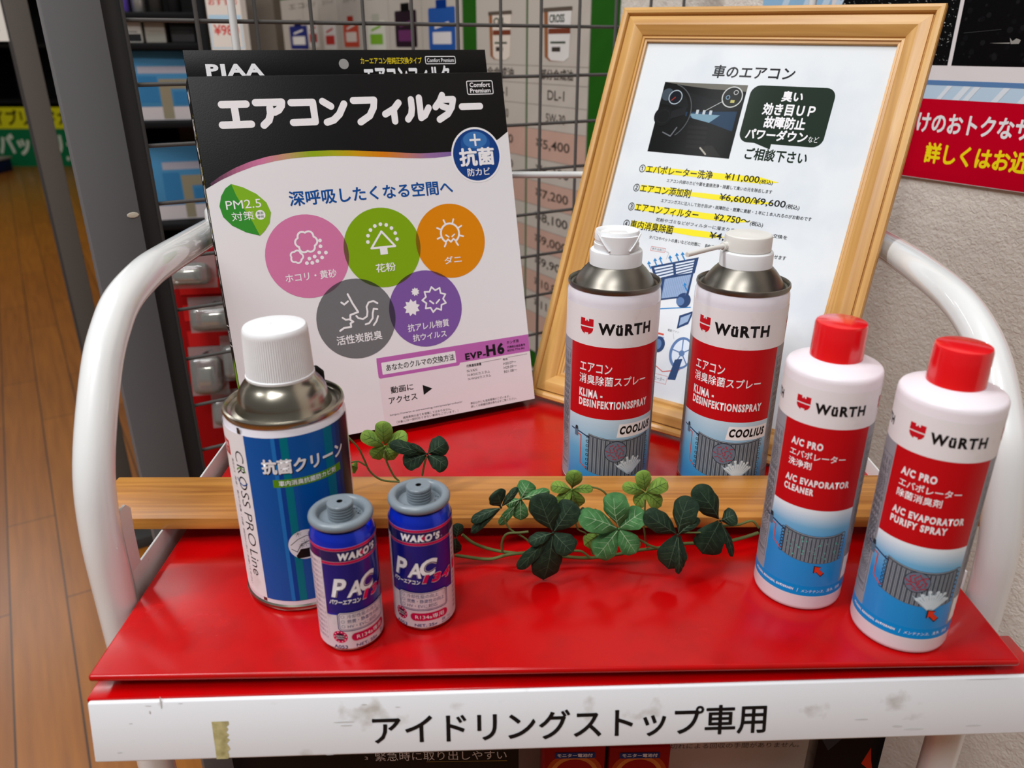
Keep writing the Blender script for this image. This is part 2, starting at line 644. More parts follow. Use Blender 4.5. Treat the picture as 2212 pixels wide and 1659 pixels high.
A.poly([(62.5, -13), (71.3, -13), (71.3, -15), (69.9, -16.2), (70.8, -17.6), (69.6, -19.5), (71, -21), (69.6, -22.6), (71.1, -24), (69.3, -26), (70.4, -28), (70.9, -29.5), (69.4, -31), (70, -33), (69.5, -35.2), (63.3, -35.2)], tape, 1)
smear = P('grey smear', (196, 194, 192), 0.5)
random.seed(4)
for x, y, w, h in ((37, -5, 1.2, 8), (29, -3, 4, .5), (31, -8, .9, 3), (46, -2, 3, .4), (124, -16, 14, .8), (128, -18, 8, .8), (140, -6, 4, .7), (158, -8, 3, .6), (12, -30, 3, .8), (20, -13, 2, .6), (404, -24, 9, 1), (425, -29, 7, 1.4), (432, -31, 13, 1.2), (466, -30, 10, 1.4), (462, -1.6, 30, .35), (120, -35, 5, .5)):
    A.poly([(x + w * (0.5 + 0.5 * cos(k * pi / 5) * random.uniform(.7, 1)), y + h * (0.5 + 0.5 * sin(k * pi / 5) * random.uniform(.6, 1))) for k in range(10)], smear, 1)
A.build('lettering', strip, flat(y0=-0.0011), into=strip)

# side hoops of white tube: front leg, bend, level handle, rear leg
def hoop(x, y0, zt, pts):
    p = [up((x, y0, -0.60))] + [up((x, y0, z)) for z in (-0.45, -0.3, -0.15, -0.05)] + [up((x + (q[2] if len(q) > 2 else 0), q[0], q[1])) for q in pts]
    x += pts[-1][2]
    ye = 0.722
    n = 7
    r = 0.055
    for k in range(n + 1):
        a = pi / 2 * k / n
        p.append(up((x, ye - r + r * sin(a), zt - r + r * cos(a))))
    p += [up((x, ye, z)) for z in (0.05, -0.1, -0.3, -0.6)]
    h = tube_obj('side_hoop', smooth_path(p, 6), 0.0108, white_paint, cart, 24)
    return h
hl = hoop(-0.2325, 0.3715, 0.1688, [(0.3715, 0.0), (0.3728, 0.0476), (0.3822, 0.0872), (0.4098, 0.1315), (0.4314, 0.1517), (0.4514, 0.1618, -0.0000), (0.4872, 0.1671, -0.0012), (0.5232, 0.1667, -0.0037), (0.5624, 0.1646, -0.0074), (0.6055, 0.1618, -0.0123), (0.6311, 0.1601, -0.0153), (0.6680, 0.1590, -0.0175)])
A = Art()
scuff = P('tape scuff', (176, 150, 120), 0.6)
for s_, z_, w_, h_ in ((2.5, 6, 1.2, 7), (3.2, 14, 4.5, .5), (4, 12.5, .6, 3), (1.5, 30, .7, 5), (2.8, 34, 3.2, .5), (6, -8, .6, 1.2), (9, 20, .5, .8), (8.5, 3, .5, 1.4), (5, -20, .8, .6)):
    A.poly([(s_ + w_ * cos(q) * (.35 + .15 * sin(3 * q + z_)), z_ + h_ * .5 * sin(q)) for q in [2 * pi * k / 10 for k in range(10)]], scuff, 1)
A.build('scuffs', hl, lambda x, y, e: Vector(up((-0.2325 + (0.01085 + e) * sin(x / .0108), 0.3718 + max(y - .01, 0) * .03 - (0.01085 + e) * cos(x / .0108), y))), into=hl)
hr = hoop(0.2845, 0.3805, 0.1610, [(0.3805, 0.0), (0.3830, 0.0340), (0.3955, 0.0800), (0.4090, 0.1030), (0.4312, 0.1283), (0.4560, 0.1431), (0.4850, 0.1520), (0.5271, 0.1559, 0.0017), (0.5701, 0.1567, 0.0051), (0.6204, 0.1558, 0.0097), (0.6600, 0.1560, 0.0105)])
for x, y in ((-0.2325, 0.3715), (-0.2500, 0.722), (0.2845, 0.3805), (0.2950, 0.722)):
    bm = bmesh.new()
    add_lathe(bm, [(0.014, 0), (0.015, 0.004), (0.015, 0.05), (0.0125, 0.062), (0.0108, 0.062)], 24, cx=up((x, y, 0))[0], cy=up((x, y, 0))[1])
    finish('foot', bm, dark_rubber, cart, 40)
for x in (-0.2418, 0.2585):
    tube_obj('rear_post', [up((x, 0.7475, z)) for z in (-0.05, 0.1, 0.3, 0.60)], 0.0034, white_paint, cart, 14)
tube_obj('cross_rod', [up((-0.2418, 0.7435, 0.1905)), up((0, 0.7435, 0.1905)), up((0.2585, 0.7435, 0.1905))], 0.0032, white_paint, cart, 14)
# flat white side rails and the little end bracket at the front left leg
for x, zt in ((-0.2275, 0.0113), (0.2722, 0.0113)):
    bm = bmesh.new()
    add_box(bm, *[up((x, 0, 0))[0] + d for d in (-0.0008, 0.0008)], up((0, 0.3855, 0))[1], up((0, 0.708, 0))[1], cz - 0.03, cz + zt, bev=0.0005)
    finish('side_rail', bm, rail_paint, cart, 40)
bm = bmesh.new()
pr = [(0.3845, -0.015), (0.3845, 0.0490), (0.3868, 0.0530), (0.3935, 0.0530), (0.3980, 0.0480), (0.3965, 0.0350), (0.3960, 0.0110), (0.3960, -0.015)]
a_ = [bm.verts.new(up((-0.2284, y, z))) for y, z in pr]
b_ = [bm.verts.new(up((-0.2268, y, z))) for y, z in pr]
bm.faces.new(a_[::-1]); bm.faces.new(b_)
for i in range(len(pr)):
    j = (i + 1) % len(pr)
    bm.faces.new((a_[i], a_[j], b_[j], b_[i]))
finish('end_bracket', bm, rail_paint, cart)

# the loose board laid across the side rails
brd = wood('orange pine board', (194, 134, 62), (150, 92, 38), 0, sc=(3.5, 95, 95), rough=0.3, warp=1.6)
bm = bmesh.new()
add_box(bm, -0.296, 0.288, -0.0270, 0.0270, 0, 0.0082, bev=0.0009)
tag(finish('wooden_board', bm, brd, None, 40, loc=(0.0175, 0.4575, ZS + 0.0117), rot=(0, 0, 0.0055)),
    'long flat orange pine board laid across the cart behind the small blue cans', 'board')

# ------------------------------------------------------------------ black and white filter carton
card_black = P('black carton', (11, 10, 11), 0.42, spec=0.2, bump=(900, 0.05))
card_white = P('white carton', (228, 226, 228), 0.42)
K = 0.967
bx = root('filter_box', 'black and white car air filter box leaning at the back of the cart', 'box', (-0.2032, 0.5375, 0.0080), 0.4368, -0.248)
BW, BH, BD = 0.2471, 0.281, 0.0270
bm = bmesh.new()
add_box(bm, 0, BW, 0, BD, 0, BH, bev=0.0012)
carton_ = finish('carton', bm, card_black, bx, 40)
bm = bmesh.new()
add_box(bm, 0.002, BW - 0.002, BD - 0.0016, BD - 0.0004, BH - 0.004, BH + 0.0240, bev=0.0003)
# round hang hole is a pale disc let into the tab
tab = finish('hang_tab', bm, card_black, bx, 40)
A = Art()
A.text('PIAA', 16.6, 291.2 + 6.2, 60, 303.5 + 2.8, white_ink, 2, bold=0.05)
A.circ(125, 305.5, 4.1, P('hole shade', (150, 148, 146), 0.6), 1)
A.text('カーエアコン用純正交換タイプ', 139.5, 305.2, 193, 310.5, P('box yellow', (214, 190, 40), 0.4), 1, bold=0.02)
A.frame(196.5, 305.0, 224, 311.0, 0.6, white_ink, 1, rad=1)
A.text('Comfort Premium', 198, 306.3, 222.6, 309.6, white_ink, 1, bold=0.01)
A.text('エアコンフィルター', 141, 288, 227, 303, white_ink, 1, bold=0.04)
A.build('tab_print', tab, flat(y0=BD - 0.0016 - 0.0001, z0=-0.0012), scale=K, into=tab)

A = Art()
wave = [(-0.0, 208.9), (12, 215.0), (24.4, 219.7), (38, 223.8), (53.4, 226.6), (66, 228.0), (81.3, 228.5), (98, 228.2), (115.3, 227.2), (143.3, 224.8), (160, 223.2), (172.4, 222.4), (186, 222.0), (201.4, 223.0), (215, 225.5), (230, 229.2), (245.6, 234.6), (255.4, 240.8)]
A.poly([(0.1, 0.6)] + wave[:1] + wave[1:] + [(255.3, 0.6)], card_white, 1)
rb = [(90, 60, 80), (170, 100, 130), (206, 120, 160), (190, 150, 110), (140, 170, 30), (170, 170, 30), (205, 150, 20), (214, 125, 20), (190, 120, 100), (150, 110, 160), (130, 100, 160)]
up_e = [(1.3, 211.5), (12, 218.0), (22.6, 223.0), (35, 227.3), (48.8, 230.4), (65, 232.2), (81.9, 232.9), (98, 232.6), (115.9, 231.6), (143.9, 229.1), (160, 227.5), (173.0, 226.4), (200.3, 226.2)]
def interp(tab_, x):
    for (a, b), (c, d) in zip(tab_, tab_[1:]):
        if a <= x <= c:
            return b + (d - b) * (x - a) / (c - a)
    return tab_[-1][1]
for k in range(60):
    x0, x1 = 4 + k * 3.28, 4 + (k + 1) * 3.28
    f = k / 59 * (len(rb) - 1)
    i = min(int(f), len(rb) - 2)
    c = tuple(round(rb[i][q] + (rb[i + 1][q] - rb[i][q]) * (f - i)) for q in range(3))
    A.poly([(x0, interp(wave, x0)), (x1, interp(wave, x1)), (x1, interp(up_e, x1)), (x0, interp(up_e, x0))], P('rainbow %d' % k, c, 0.4), 2)
# the big rounded title, drawn stroke by stroke
KANA = {
    'e': [[(.08, .86), (.92, .86)], [(.5, .86), (.5, .1)], [(.0, .1), (1, .1)]],
    'a': [[(.02, .9), (.95, .9), (.92, .76), (.8, .6), (.64, .52)], [(.5, .68), (.49, .45), (.4, .22), (.2, .04)]],
    'ko': [[(.05, .86), (.9, .86), (.9, .1)], [(.03, .1), (.9, .1)]],
    'n': [[(.05, .88), (.36, .68)], [(.12, .06), (.4, .14), (.66, .36), (.9, .76)]],
    'fu': [[(.05, .88), (.92, .88), (.86, .58), (.66, .26), (.25, .02)]],
    'i': [[(.88, .74), (.6, .5), (.1, .3)], [(.58, .48), (.58, .0)]],
    'ru': [[(.24, .86), (.24, .5), (.18, .25), (.02, .06)], [(.6, .92), (.6, .1), (.78, .2), (.98, .5)]],
    'ta': [[(.42, 1.0), (.28, .76), (.05, .52)], [(.4, .82), (.92, .82), (.82, .5), (.6, .22), (.18, .0)], [(.36, .55), (.72, .42)]],
    'bar': [[(.05, .5), (.95, .5)]]}
x = 19.5
for ch, w_ in (('e', 23.5), ('a', 23.5), ('ko', 22), ('n', 22), ('fu', 22), ('i', 17.5), ('ru', 22), ('ta', 21), ('bar', 21)):
    for s_ in KANA[ch]:
        A.stroke([(x + px * w_ * 0.9, 253 + py * 19.5) for px, py in s_], 5.4, white_ink, 2)
    x += w_ + 2.6
A.frame(221.5, 272.6, 245.3, 283.4, 0.7, white_ink, 2, rad=1.2)
A.text('Comfort', 224, 278.4, 243, 282.2, white_ink, 2, bold=0.02)
A.text('Premium', 224, 273.8, 243, 277.4, white_ink, 2, bold=0.02)
# antibacterial roundel
blue_d = P('roundel blue', (24, 62, 130), 0.3)
blue_l = P('roundel light', (58, 112, 176), 0.3)
A.circ(223.5, 222.4, 23.2, white_ink, 3)
A.circ(223.5, 222.4, 21.6, blue_d, 4)
A.circ(223.5, 231.8, 13.5, P('roundel mid', (34, 84, 152), 0.3), 5, ry=10)
A.circ(223.5, 235, 11, blue_l, 6, ry=7)
A.stroke([(218.4, 235), (228.6, 235)], 1.7, white_ink, 7, caps=False)
A.stroke([(223.5, 229.9), (223.5, 240.1)], 1.7, white_ink, 7, caps=False)
A.text('抗菌', 207.8, 213.8, 239.4, 228.2, white_ink, 8, bold=0.035)
A.text('防カビ', 213.4, 205.0, 234.2, 211.4, white_ink, 8, bold=0.015)
# green leaf mark
lf = [(18.7, 211.6), (27, 208.5), (36, 203), (42.5, 196), (44.8, 188), (42.5, 180), (38, 174.5), (33.8, 171.1), (24, 174.5), (14.5, 180.5), (9, 187.5), (7.6, 195.6), (10, 203), (14, 208.6)]
A.poly(lf, P('leaf green', (56, 142, 52), 0.4), 3)
A.poly([lf[0]] + lf[1:8] + [(30, 182), (25, 193), (21, 203)], P('leaf lime', (128, 178, 40), 0.4), 4)
A.text('PM2.5', 12.3, 192.6, 38.4, 199.2, white_ink, 5)
A.text('対策', 15.2, 183.6, 31.8, 190.4, white_ink, 5, bold=0.01)
A.circ(36.6, 186.9, 3.7, white_ink, 5)
A.text('裏面', 34.2, 187.2, 39, 189.3, P('leaf green dark', (40, 100, 40), 0.4), 6)
A.text('参照', 34.2, 184.4, 39, 186.5, P('leaf green dark', (40, 100, 40), 0.4), 6)
A.text('深呼吸したくなる空間へ', 60.4, 191.6, 198, 203.0, P('headline blue', (20, 78, 150), 0.4), 3, bold=0.022)
# five discs with their darker overlaps
def lens(c0, r0, c1, r1):
    d = math.hypot(c1[0] - c0[0], c1[1] - c0[1])
    a = (r0 * r0 - r1 * r1 + d * d) / (2 * d)
    h = math.sqrt(max(r0 * r0 - a * a, 0))
    th = math.atan2(c1[1] - c0[1], c1[0] - c0[0])
    t0 = math.atan2(h, a); t1 = math.atan2(h, d - a)
    p = [(c0[0] + r0 * cos(th - t0 + 2 * t0 * i / 16), c0[1] + r0 * sin(th - t0 + 2 * t0 * i / 16)) for i in range(17)]
    p += [(c1[0] + r1 * cos(th + pi - t1 + 2 * t1 * i / 16), c1[1] + r1 * sin(th + pi - t1 + 2 * t1 * i / 16)) for i in range(1, 16)]
    return p
DISC = dict(pink=((68.1, 151.4), 33.2, (208, 120, 164)), green=((130.3, 152.2), 32.8, (128, 168, 20)), orange=((191.0, 152.0), 31.6, (220, 134, 10)), grey=((100.2, 96.6), 33.2, (112, 112, 114)), purple=((161.2, 97.0), 32.8, (124, 88, 160)))
for n_, (c, r, col) in DISC.items():
    A.circ(c[0], c[1], r, P('disc ' + n_, col, 0.4), 3)
for a, b, col in (('pink', 'green', (112, 82, 62)), ('green', 'orange', (128, 98, 14)), ('pink', 'grey', (92, 72, 84)), ('green', 'grey', (62, 74, 38)), ('green', 'purple', (76, 70, 44)), ('orange', 'purple', (108, 62, 40)), ('grey', 'purple', (66, 56, 78))):
    A.poly(lens(DISC[a][0], DISC[a][1], DISC[b][0], DISC[b][1]), P('overlap %s %s' % (a, b), col, 0.4), 4)
def flower(cx, cy, r, w_, n=6, f=0.2):
    A.stroke([(cx + r * (1 + f * abs(cos(n / 2 * t)) - f / 2) * cos(t), cy + r * (1 + f * abs(cos(n / 2 * t)) - f / 2) * sin(t)) for t in [2 * pi * i / 48 for i in range(48)]], w_, white_ink, 5, closed=True)
flower(68.5, 163.0, 8.0, 1.5)
flower(59.3, 152.0, 4.6, 1.4, 5)
for px, py in ((79.5, 163), (79.2, 158.4), (82.8, 153), (77.5, 153.6), (73.4, 150.8), (69, 149.6), (66.5, 146.2), (70.8, 146.0), (75, 147), (79.2, 149.4)):
    A.circ(px, py, 1.5, white_ink, 5, n=16)
A.text('ホコリ・黄砂', 48.1, 132.4, 88.8, 139.2, white_ink, 5, bold=0.013)
A.stroke([(130.8, 165.6), (120.6, 152.6), (141, 152.6)], 1.7, white_ink, 5, closed=True)
A.rect(127.6, 146.6, 134, 151.8, white_ink, 5)
for k in range(9):
    a = radians(-2 + 23 * k)
    A.circ(130.8 + 12.5 * cos(a), 158.5 + 13 * sin(a), 1.55, white_ink, 5, n=16)
A.text('花粉', 122.2, 132.4, 139, 139.4, white_ink, 5, bold=0.013)
A.ring(190.9, 158.6, 8.3, 1.6, white_ink, 5, a0=-56, a1=236)
for k in range(8):
    a = radians(-60 + 300 / 7 * k)
    A.stroke([(190.9 + 9.2 * cos(a), 158.6 + 9.2 * sin(a)), (190.9 + 12.4 * cos(a), 158.6 + 12.4 * sin(a))], 1.4, white_ink, 5)
A.stroke([(186.2, 151.6), (188.4, 153.6), (190.9, 151.2), (193.4, 153.6), (195.8, 151.6)], 1.4, white_ink, 5)
A.stroke([(187, 157.4), (189.4, 155.6)], 1.2, white_ink, 5)
A.stroke([(194.8, 157.4), (192.4, 155.6)], 1.2, white_ink, 5)
A.text('ダニ', 183, 132.8, 198.6, 139.0, white_ink, 5, bold=0.013)
A.stroke([(95.6, 117.6), (98.6, 109.5), (102.2, 102.0), (95.4, 100.4), (94.8, 96.4), (97.0, 94.6), (94.6, 93.6), (94.6, 90.6), (88.6, 90.4), (85.2, 88.6)], 1.6, white_ink, 5)
A.stroke([(89.4, 111.6), (91.6, 109.6), (95, 111.8)], 1.5, white_ink, 5)
A.stroke([(88.6, 99), (91, 97), (94.2, 97)], 1.4, white_ink, 5)
A.stroke([(119.4, 107.2), (116.2, 109.4), (112, 108.8), (109.8, 105.4), (110, 101.2), (109, 97.4), (105.4, 95.6), (101.6, 97.0), (100.2, 99)], 1.5, white_ink, 5)
A.stroke([(118.6, 102.2), (115.6, 103), (114.2, 99.4), (113.6, 95.2), (110.2, 91.6), (107, 91)], 1.5, white_ink, 5)
A.stroke([(118.4, 96.4), (116.6, 92.4), (113.8, 89.4)], 1.5, white_ink, 5)
A.text('活性炭脱臭', 81.2, 76.8, 119.6, 84.2, white_ink, 5, bold=0.013)
def burst(cx, cy, r, n=9, f=0.68, ph=0.2):
    return [(cx + r * (1 if i % 2 == 0 else f) * cos(ph + pi * i / n), cy + r * (1 if i % 2 == 0 else f) * sin(ph + pi * i / n)) for i in range(2 * n)]
A.poly(burst(148.6, 99.6, 7.4), white_ink, 5)
A.poly(burst(153.4, 112.6, 3.8), white_ink, 5)
A.stroke(burst(169.6, 104, 11, 9, .72, .3), 1.4, white_ink, 5, closed=True)
A.stroke([(165.4, 103.2), (168.4, 100.6)], 1.4, white_ink, 5)
A.stroke([(174, 103.2), (171, 100.6)], 1.4, white_ink, 5)
A.text('抗アレル物質', 142.8, 79.2, 180.2, 85.8, white_ink, 5, bold=0.013)
A.text('抗ウイルス', 146.2, 70.4, 176.8, 76.4, white_ink, 5, bold=0.013)
# lower right panel
vio = P('panel violet', (184, 100, 172), 0.4)
A.rect(111.8, 0.6, 255.2, 46, P('panel pale', (226, 216, 219), 0.42), 2)
A.rect(112.0, 45.6, 255.2, 61.2, vio, 3, rad=0)
A.rect(111.8, 43.4, 186, 60.4, vio, 3, rad=2)
A.rect(115.6, 46.4, 182.8, 56.8, card_white, 4, rad=0.8)
A.text('あなたのクルマの交換方法', 119.4, 48.8, 181.4, 54.6, black_ink, 5, bold=0.014)
A.text('EVP-', 191.6, 47.0, 211.6, 53.0, black_ink, 4, bold=0.045)
A.text('H6', 212.2, 47.0, 230.0, 57.6, black_ink, 4, bold=0.05)
A.text('ホンダ用', 233, 55.2, 244.8, 58.2, black_ink, 4, bold=0.02)
A.text('代表純正部品番号', 232.8, 51.2, 251, 53.4, black_ink, 4, bold=0.02)
A.text('80292-TTA-941', 232.8, 48.2, 250, 50.2, black_ink, 4, bold=0.02)
A.text('動画に', 120.8, 29.0, 140.8, 34.8, black_ink, 4, bold=0.014)
A.text('アクセス', 118.0, 20.2, 143.2, 26.0, black_ink, 4, bold=0.014)
A.poly([(149.4, 31.8), (157.9, 27.3), (149.4, 22.9)], black_ink, 4)
A.text('代表適用車種', 191.8, 40.2, 206, 42.8, black_ink, 4, bold=0.02)
A.text('年式', 227.4, 40.9, 232.2, 43.0, black_ink, 4, bold=0.02)
A.stroke([(206.6, 42.6), (226, 43.0)], 0.25, black_ink, 4)
A.stroke([(233, 43.2), (252, 43.4)], 0.25, black_ink, 4)
for s_, x0, x1, y0 in (('N-VAN', 191.8, 201.4, 35.8), ('N-BOX/カスタム', 191.9, 213.6, 32.2), ('N-WGN/カスタム', 192, 214.2, 28.6), ('H30.07〜', 227.5, 240, 36.8), ('H29.09〜', 227.5, 240.2, 33.1), ('R01.08〜', 227.4, 240.4, 29.4)):
    A.text(s_, x0, y0, x1, y0 + 2.4, black_ink, 4)
A.text('適用車両の全てを掲載してはおりません。', 128.2, 5.2, 173, 7.4, black_ink, 4, bold=0.01)
A.text('（対象には一部対応できない車両もございます。）', 122, 2.3, 179.2, 4.5, black_ink, 4, bold=0.01)
A.text('https://www.e-streaming.net/piaa/product/', 117.2, 9.4, 184, 11.4, black_ink, 4)
A.text('表記以外にも適用車種がございます。', 191.6, 6.4, 230.4, 8.6, black_ink, 4, bold=0.01)
A.text('詳しくは車種別適合表を必ずご覧ください。', 191.6, 3.4, 237, 5.6, black_ink, 4, bold=0.01)
A.build('front_print', bx, flat(y0=-0.00005), scale=K, into=carton_)
# left side of the carton
A = Art()
A.text('PIAA', 12, 274, 30, 283, white_ink, 1, bold=0.05)
A.text('エアコンフィルター', 12, 120, 28, 262, white_ink, 1, bold=0.05, down=True)
A.text('カーエアコン用純正交換タイプ', 30.5, 175, 35.5, 264, P('box yellow', (214, 190, 40), 0.4), 1, bold=0.02, down=True)
A.frame(8, 88, 34, 104, 0.8, white_ink, 1)
A.text('抗菌', 12, 91, 30, 101, white_ink, 1)
A.poly([(9, 72), (24, 78), (33, 66), (30, 52), (18, 46), (9, 58)], P('leaf lime', (128, 178, 40), 0.4), 1)
for k in range(6):
    A.text('品番対応車種表', 8 + (k % 2) * 2, 8 + k * 6, 33, 11 + k * 6, grey_ink, 1)
A.build('side_print', bx, lambda x, y, e: Vector((-0.00005 - e, BD - x * 0.78, y)), scale=K, into=carton_)

# ------------------------------------------------------------------ framed notice
pine_x = wood('pale pine', (214, 166, 96), (188, 136, 70), 0, sc=(6, 90, 90), rough=0.35, warp=1.0)
fr_ = root('picture_frame', 'pale pine picture frame holding a printed price notice with a dashboard photo', 'picture frame', (0.0129, 0.6578, 0.0067), -0.6023, -0.4203)
fr_.rotation_mode = 'YXZ'
fr_.rotation_euler = (-0.4203, 0.0138, -0.6023)
FW, FH = 0.2610, 0.3571
PROF = [(0.006, 0.0150), (0, 0.0075), (0, 0.002), (0.0008, 0.0006), (0.0030, 0.0), (0.0052, 0.0006), (0.0061, 0.0022), (0.0064, 0.0046), (0.0070, 0.0046), (0.0073, 0.0026), (0.0125, 0.0012), (0.0150, 0.0012), (0.0190, 0.0034), (0.0218, 0.0060), (0.0222, 0.0072), (0.0240, 0.0068), (0.0246, 0.0082), (0.0262, 0.0084), (0.0264, 0.0150)]
def frame_rail(L, M):
    bm = bmesh.new()
    rows = []
    for d, h in PROF:
        d *= 1.04
        rows.append((bm.verts.new((d, h, d)), bm.verts.new((L - d, h, d))))
    n = len(rows)
    for i in range(n):
        j = (i + 1) % n
        bm.faces.new((rows[i][0], rows[i][1], rows[j][1], rows[j][0]))
    bm.faces.new([r[0] for r in rows]); bm.faces.new([r[1] for r in rows][::-1])
    o = finish('frame_rail', bm, pine_x, fr_, 25)
    o.matrix_local = M
RY = lambda a: Matrix.Rotation(a, 4, 'Y')
T3 = lambda x, y, z: Matrix.Translation((x, y, z))
frame_rail(FW, Matrix.Identity(4))
frame_rail(FW, T3(FW, 0, FH) @ RY(pi))
frame_rail(FH, T3(0, 0, FH) @ RY(pi / 2))
frame_rail(FH, T3(FW, 0, 0) @ RY(-pi / 2))
box_obj('backing_board', (0.021, FW - 0.021, 0.0128, 0.0146, 0.021, FH - 0.021), P('brown hardboard', (110, 78, 50), 0.7), fr_)
paper = P('notice paper', (224, 228, 231), 0.5, noise=((214, 220, 226), 14, 0.45, 0.6))
sheet = box_obj('notice_sheet', (0.022, FW - 0.022, 0.0112, 0.0122, 0.022, FH - 0.022), paper, fr_)
box_obj('clear_pane', (0.022, FW - 0.022, 0.0092, 0.0102, 0.022, FH - 0.022), clear('acrylic pane', 0.04), fr_)
A = Art()
dk = P('notice black', (26, 27, 30), 0.5)
gd = P('notice green', (6, 32, 14), 0.5)
A.text('車のエアコン', 92, 307, 161.5, 317.8, dk, 1, bold=0.02)
# dashboard photo
ph = lambda r, g, b: P('photo %d %d %d' % (r, g, b), tuple(int(v * (0.45 if max(r, g, b) < 80 else 0.9)) for v in (r, g, b)), 0.45, spec=0.05)
A.rect(50, 239, 125.5, 301.6, ph(22, 24, 26), 1)
A.poly([(50, 301.6), (125.5, 301.6), (125.5, 296), (95, 297), (70, 299)], ph(120, 118, 108), 2)
A.poly([(50, 292), (76, 293), (98, 288), (125.5, 290), (125.5, 281), (96, 278), (50, 282)], ph(44, 47, 50), 2)
A.poly([(74, 276), (122, 279), (122, 262), (100, 268), (78, 272)], ph(30, 62, 92), 2)
A.poly([(80, 275), (108, 275), (100, 268), (84, 271)], ph(130, 170, 190), 3)
A.circ(55.5, 290.5, 5.5, ph(70, 84, 96), 3)
A.ring(63.5, 288.5, 6, .8, ph(190, 205, 215), 3)
A.circ(63.5, 288.5, 5.2, ph(20, 34, 60), 3)
A.stroke([(63.5, 288.5), (60.5, 285.5)], .7, ph(190, 60, 40), 4)
A.ring(56, 275, 24, 3.4, ph(10, 11, 12), 4, a0=-62, a1=78)
A.ring(55.6, 275, 25.6, .8, ph(92, 96, 98), 5, a0=-50, a1=74)
A.circ(56.5, 271, 8.6, ph(36, 38, 41), 5)
A.ring(56.5, 271, 6, .5, ph(70, 72, 76), 6)
A.poly([(63, 276), (76, 281), (77, 274), (64, 269)], ph(58, 62, 66), 5)
A.stroke([(60, 257), (68, 254), (72, 262)], 1, ph(120, 124, 128), 5)
for k in range(5):
    A.rect(82 + k * .6, 262 - k * 4.2, 100 + k * .4, 264.6 - k * 4.2, ph(52, 48, 46), 4)
for k in range(3):
    A.rect(86 + k * 6, 274.8, 88.4 + k * 6, 278.6, ph(210, 220, 226), 5)
A.poly([(96, 247), (108, 249), (118, 240), (104, 239.6)], ph(78, 76, 72), 4)
A.stroke([(98, 246), (104, 241)], 1.4, ph(196, 190, 176), 5)
A.circ(114.6, 291, 8.6, ph(72, 78, 76), 5)
A.ring(114.6, 291, 8.6, .9, ph(226, 228, 226), 6)
A.ring(117, 295, 1.8, .5, ph(220, 222, 220), 6)
A.ring(111, 290.5, 1.6, .5, ph(150, 190, 220), 6)
A.rect(114, 286, 117.5, 288.5, ph(210, 204, 120), 6)
A.stroke([(107.5, 287), (93, 277.5)], .5, ph(215, 218, 218), 6)
# speech bubble
A.rect(129, 254, 197.8, 302, gd, 1, rad=8)
A.poly([(140, 255), (157.4, 255), (157.4, 249.6)], gd, 1)
A.text('臭い', 156.4, 289.6, 172.8, 298, white_ink, 2, bold=0.035)
A.text('効き目ＵＰ', 143.4, 278.0, 185.2, 287.6, white_ink, 2, bold=0.035)
A.text('故障防止', 147.2, 267.2, 180.4, 276.6, white_ink, 2, bold=0.035)
A.text('パワーダウン', 134.6, 257.2, 184.6, 265.8, white_ink, 2, bold=0.035)
A.text('など', 186, 257.8, 194, 262.6, white_ink, 2, bold=0.01)
A.text('ご相談下さい', 138.4, 240, 188.8, 249.6, gd, 1, bold=0.028)
mark = P('highlighter', (244, 226, 40), 0.5)
for x0, x1, y0, y1 in ((52, 172, 220.6, 226.2), (98, 172, 203.4, 208.2), (98, 158, 186, 191.6), (92, 140, 170.4, 176.0)):
    A.poly([(x0, y0 + .6), (x0 + 20, y0), (x1 - 14, y0 + .4), (x1, (y0 + y1) / 2), (x1 - 16, y1), (x0 + 10, y1 - .3), (x0, y1 - .8)], mark, 1)
for x0, x1, y0, y1 in ((52, 100, 203.4, 209), (52, 112, 186, 191.6), (52, 93, 170.4, 176.4)):
    A.rect(x0, y0, x1, y1, mark, 1)
for s_, p_, z_, x0, x1, y0, px in (('①エバポレーター洗浄', '¥11,000', '(税込)', 46.6, 115.4, 219.8, 155.8), ('②エアコン添加剤', '¥6,600/¥9,600', '(税込)', 45.6, 100.2, 202.2, 182), ('③エアコンフィルター', '¥2,750〜', '(税込)', 45.4, 112, 184.8, 157), ('④車内消臭除菌', '¥4,400', '(税込)', 44.8, 93, 169.2, 155)):
    A.text(s_, x0, y0, x1, y0 + 7.6, dk, 2, bold=0.016)
    A.text(p_, 126, y0 + .6, px, y0 + 7.2, dk, 2, bold=0.014)
    A.text(z_, px + .6, y0 + .6, px + 11.4, y0 + 4.8, dk, 2, bold=0.014)
for s_, x0, x1, y0 in (('エアコン内部のカビや菌を直接洗浄・除菌して臭いの元を除去します', 75.4, 168.6, 213.6), ('エアコンガスに注入して効き目UP・故障防止・燃費に貢献・１年に１本入れるのがお勧めです', 75, 204.8, 195.6), ('花粉やゴミなどがフィルターに溜まります、１年に一度の交換を', 74.8, 190, 178.6), ('タバコやペットの臭いなどの対策に', 72.6, 120.5, 162.4), ('除菌消臭', 125, 146, 162.2), ('させます', 181, 193.4, 162.0)):
    A.text(s_, x0, y0, x1, y0 + 3.2, dk, 1, bold=0.014)
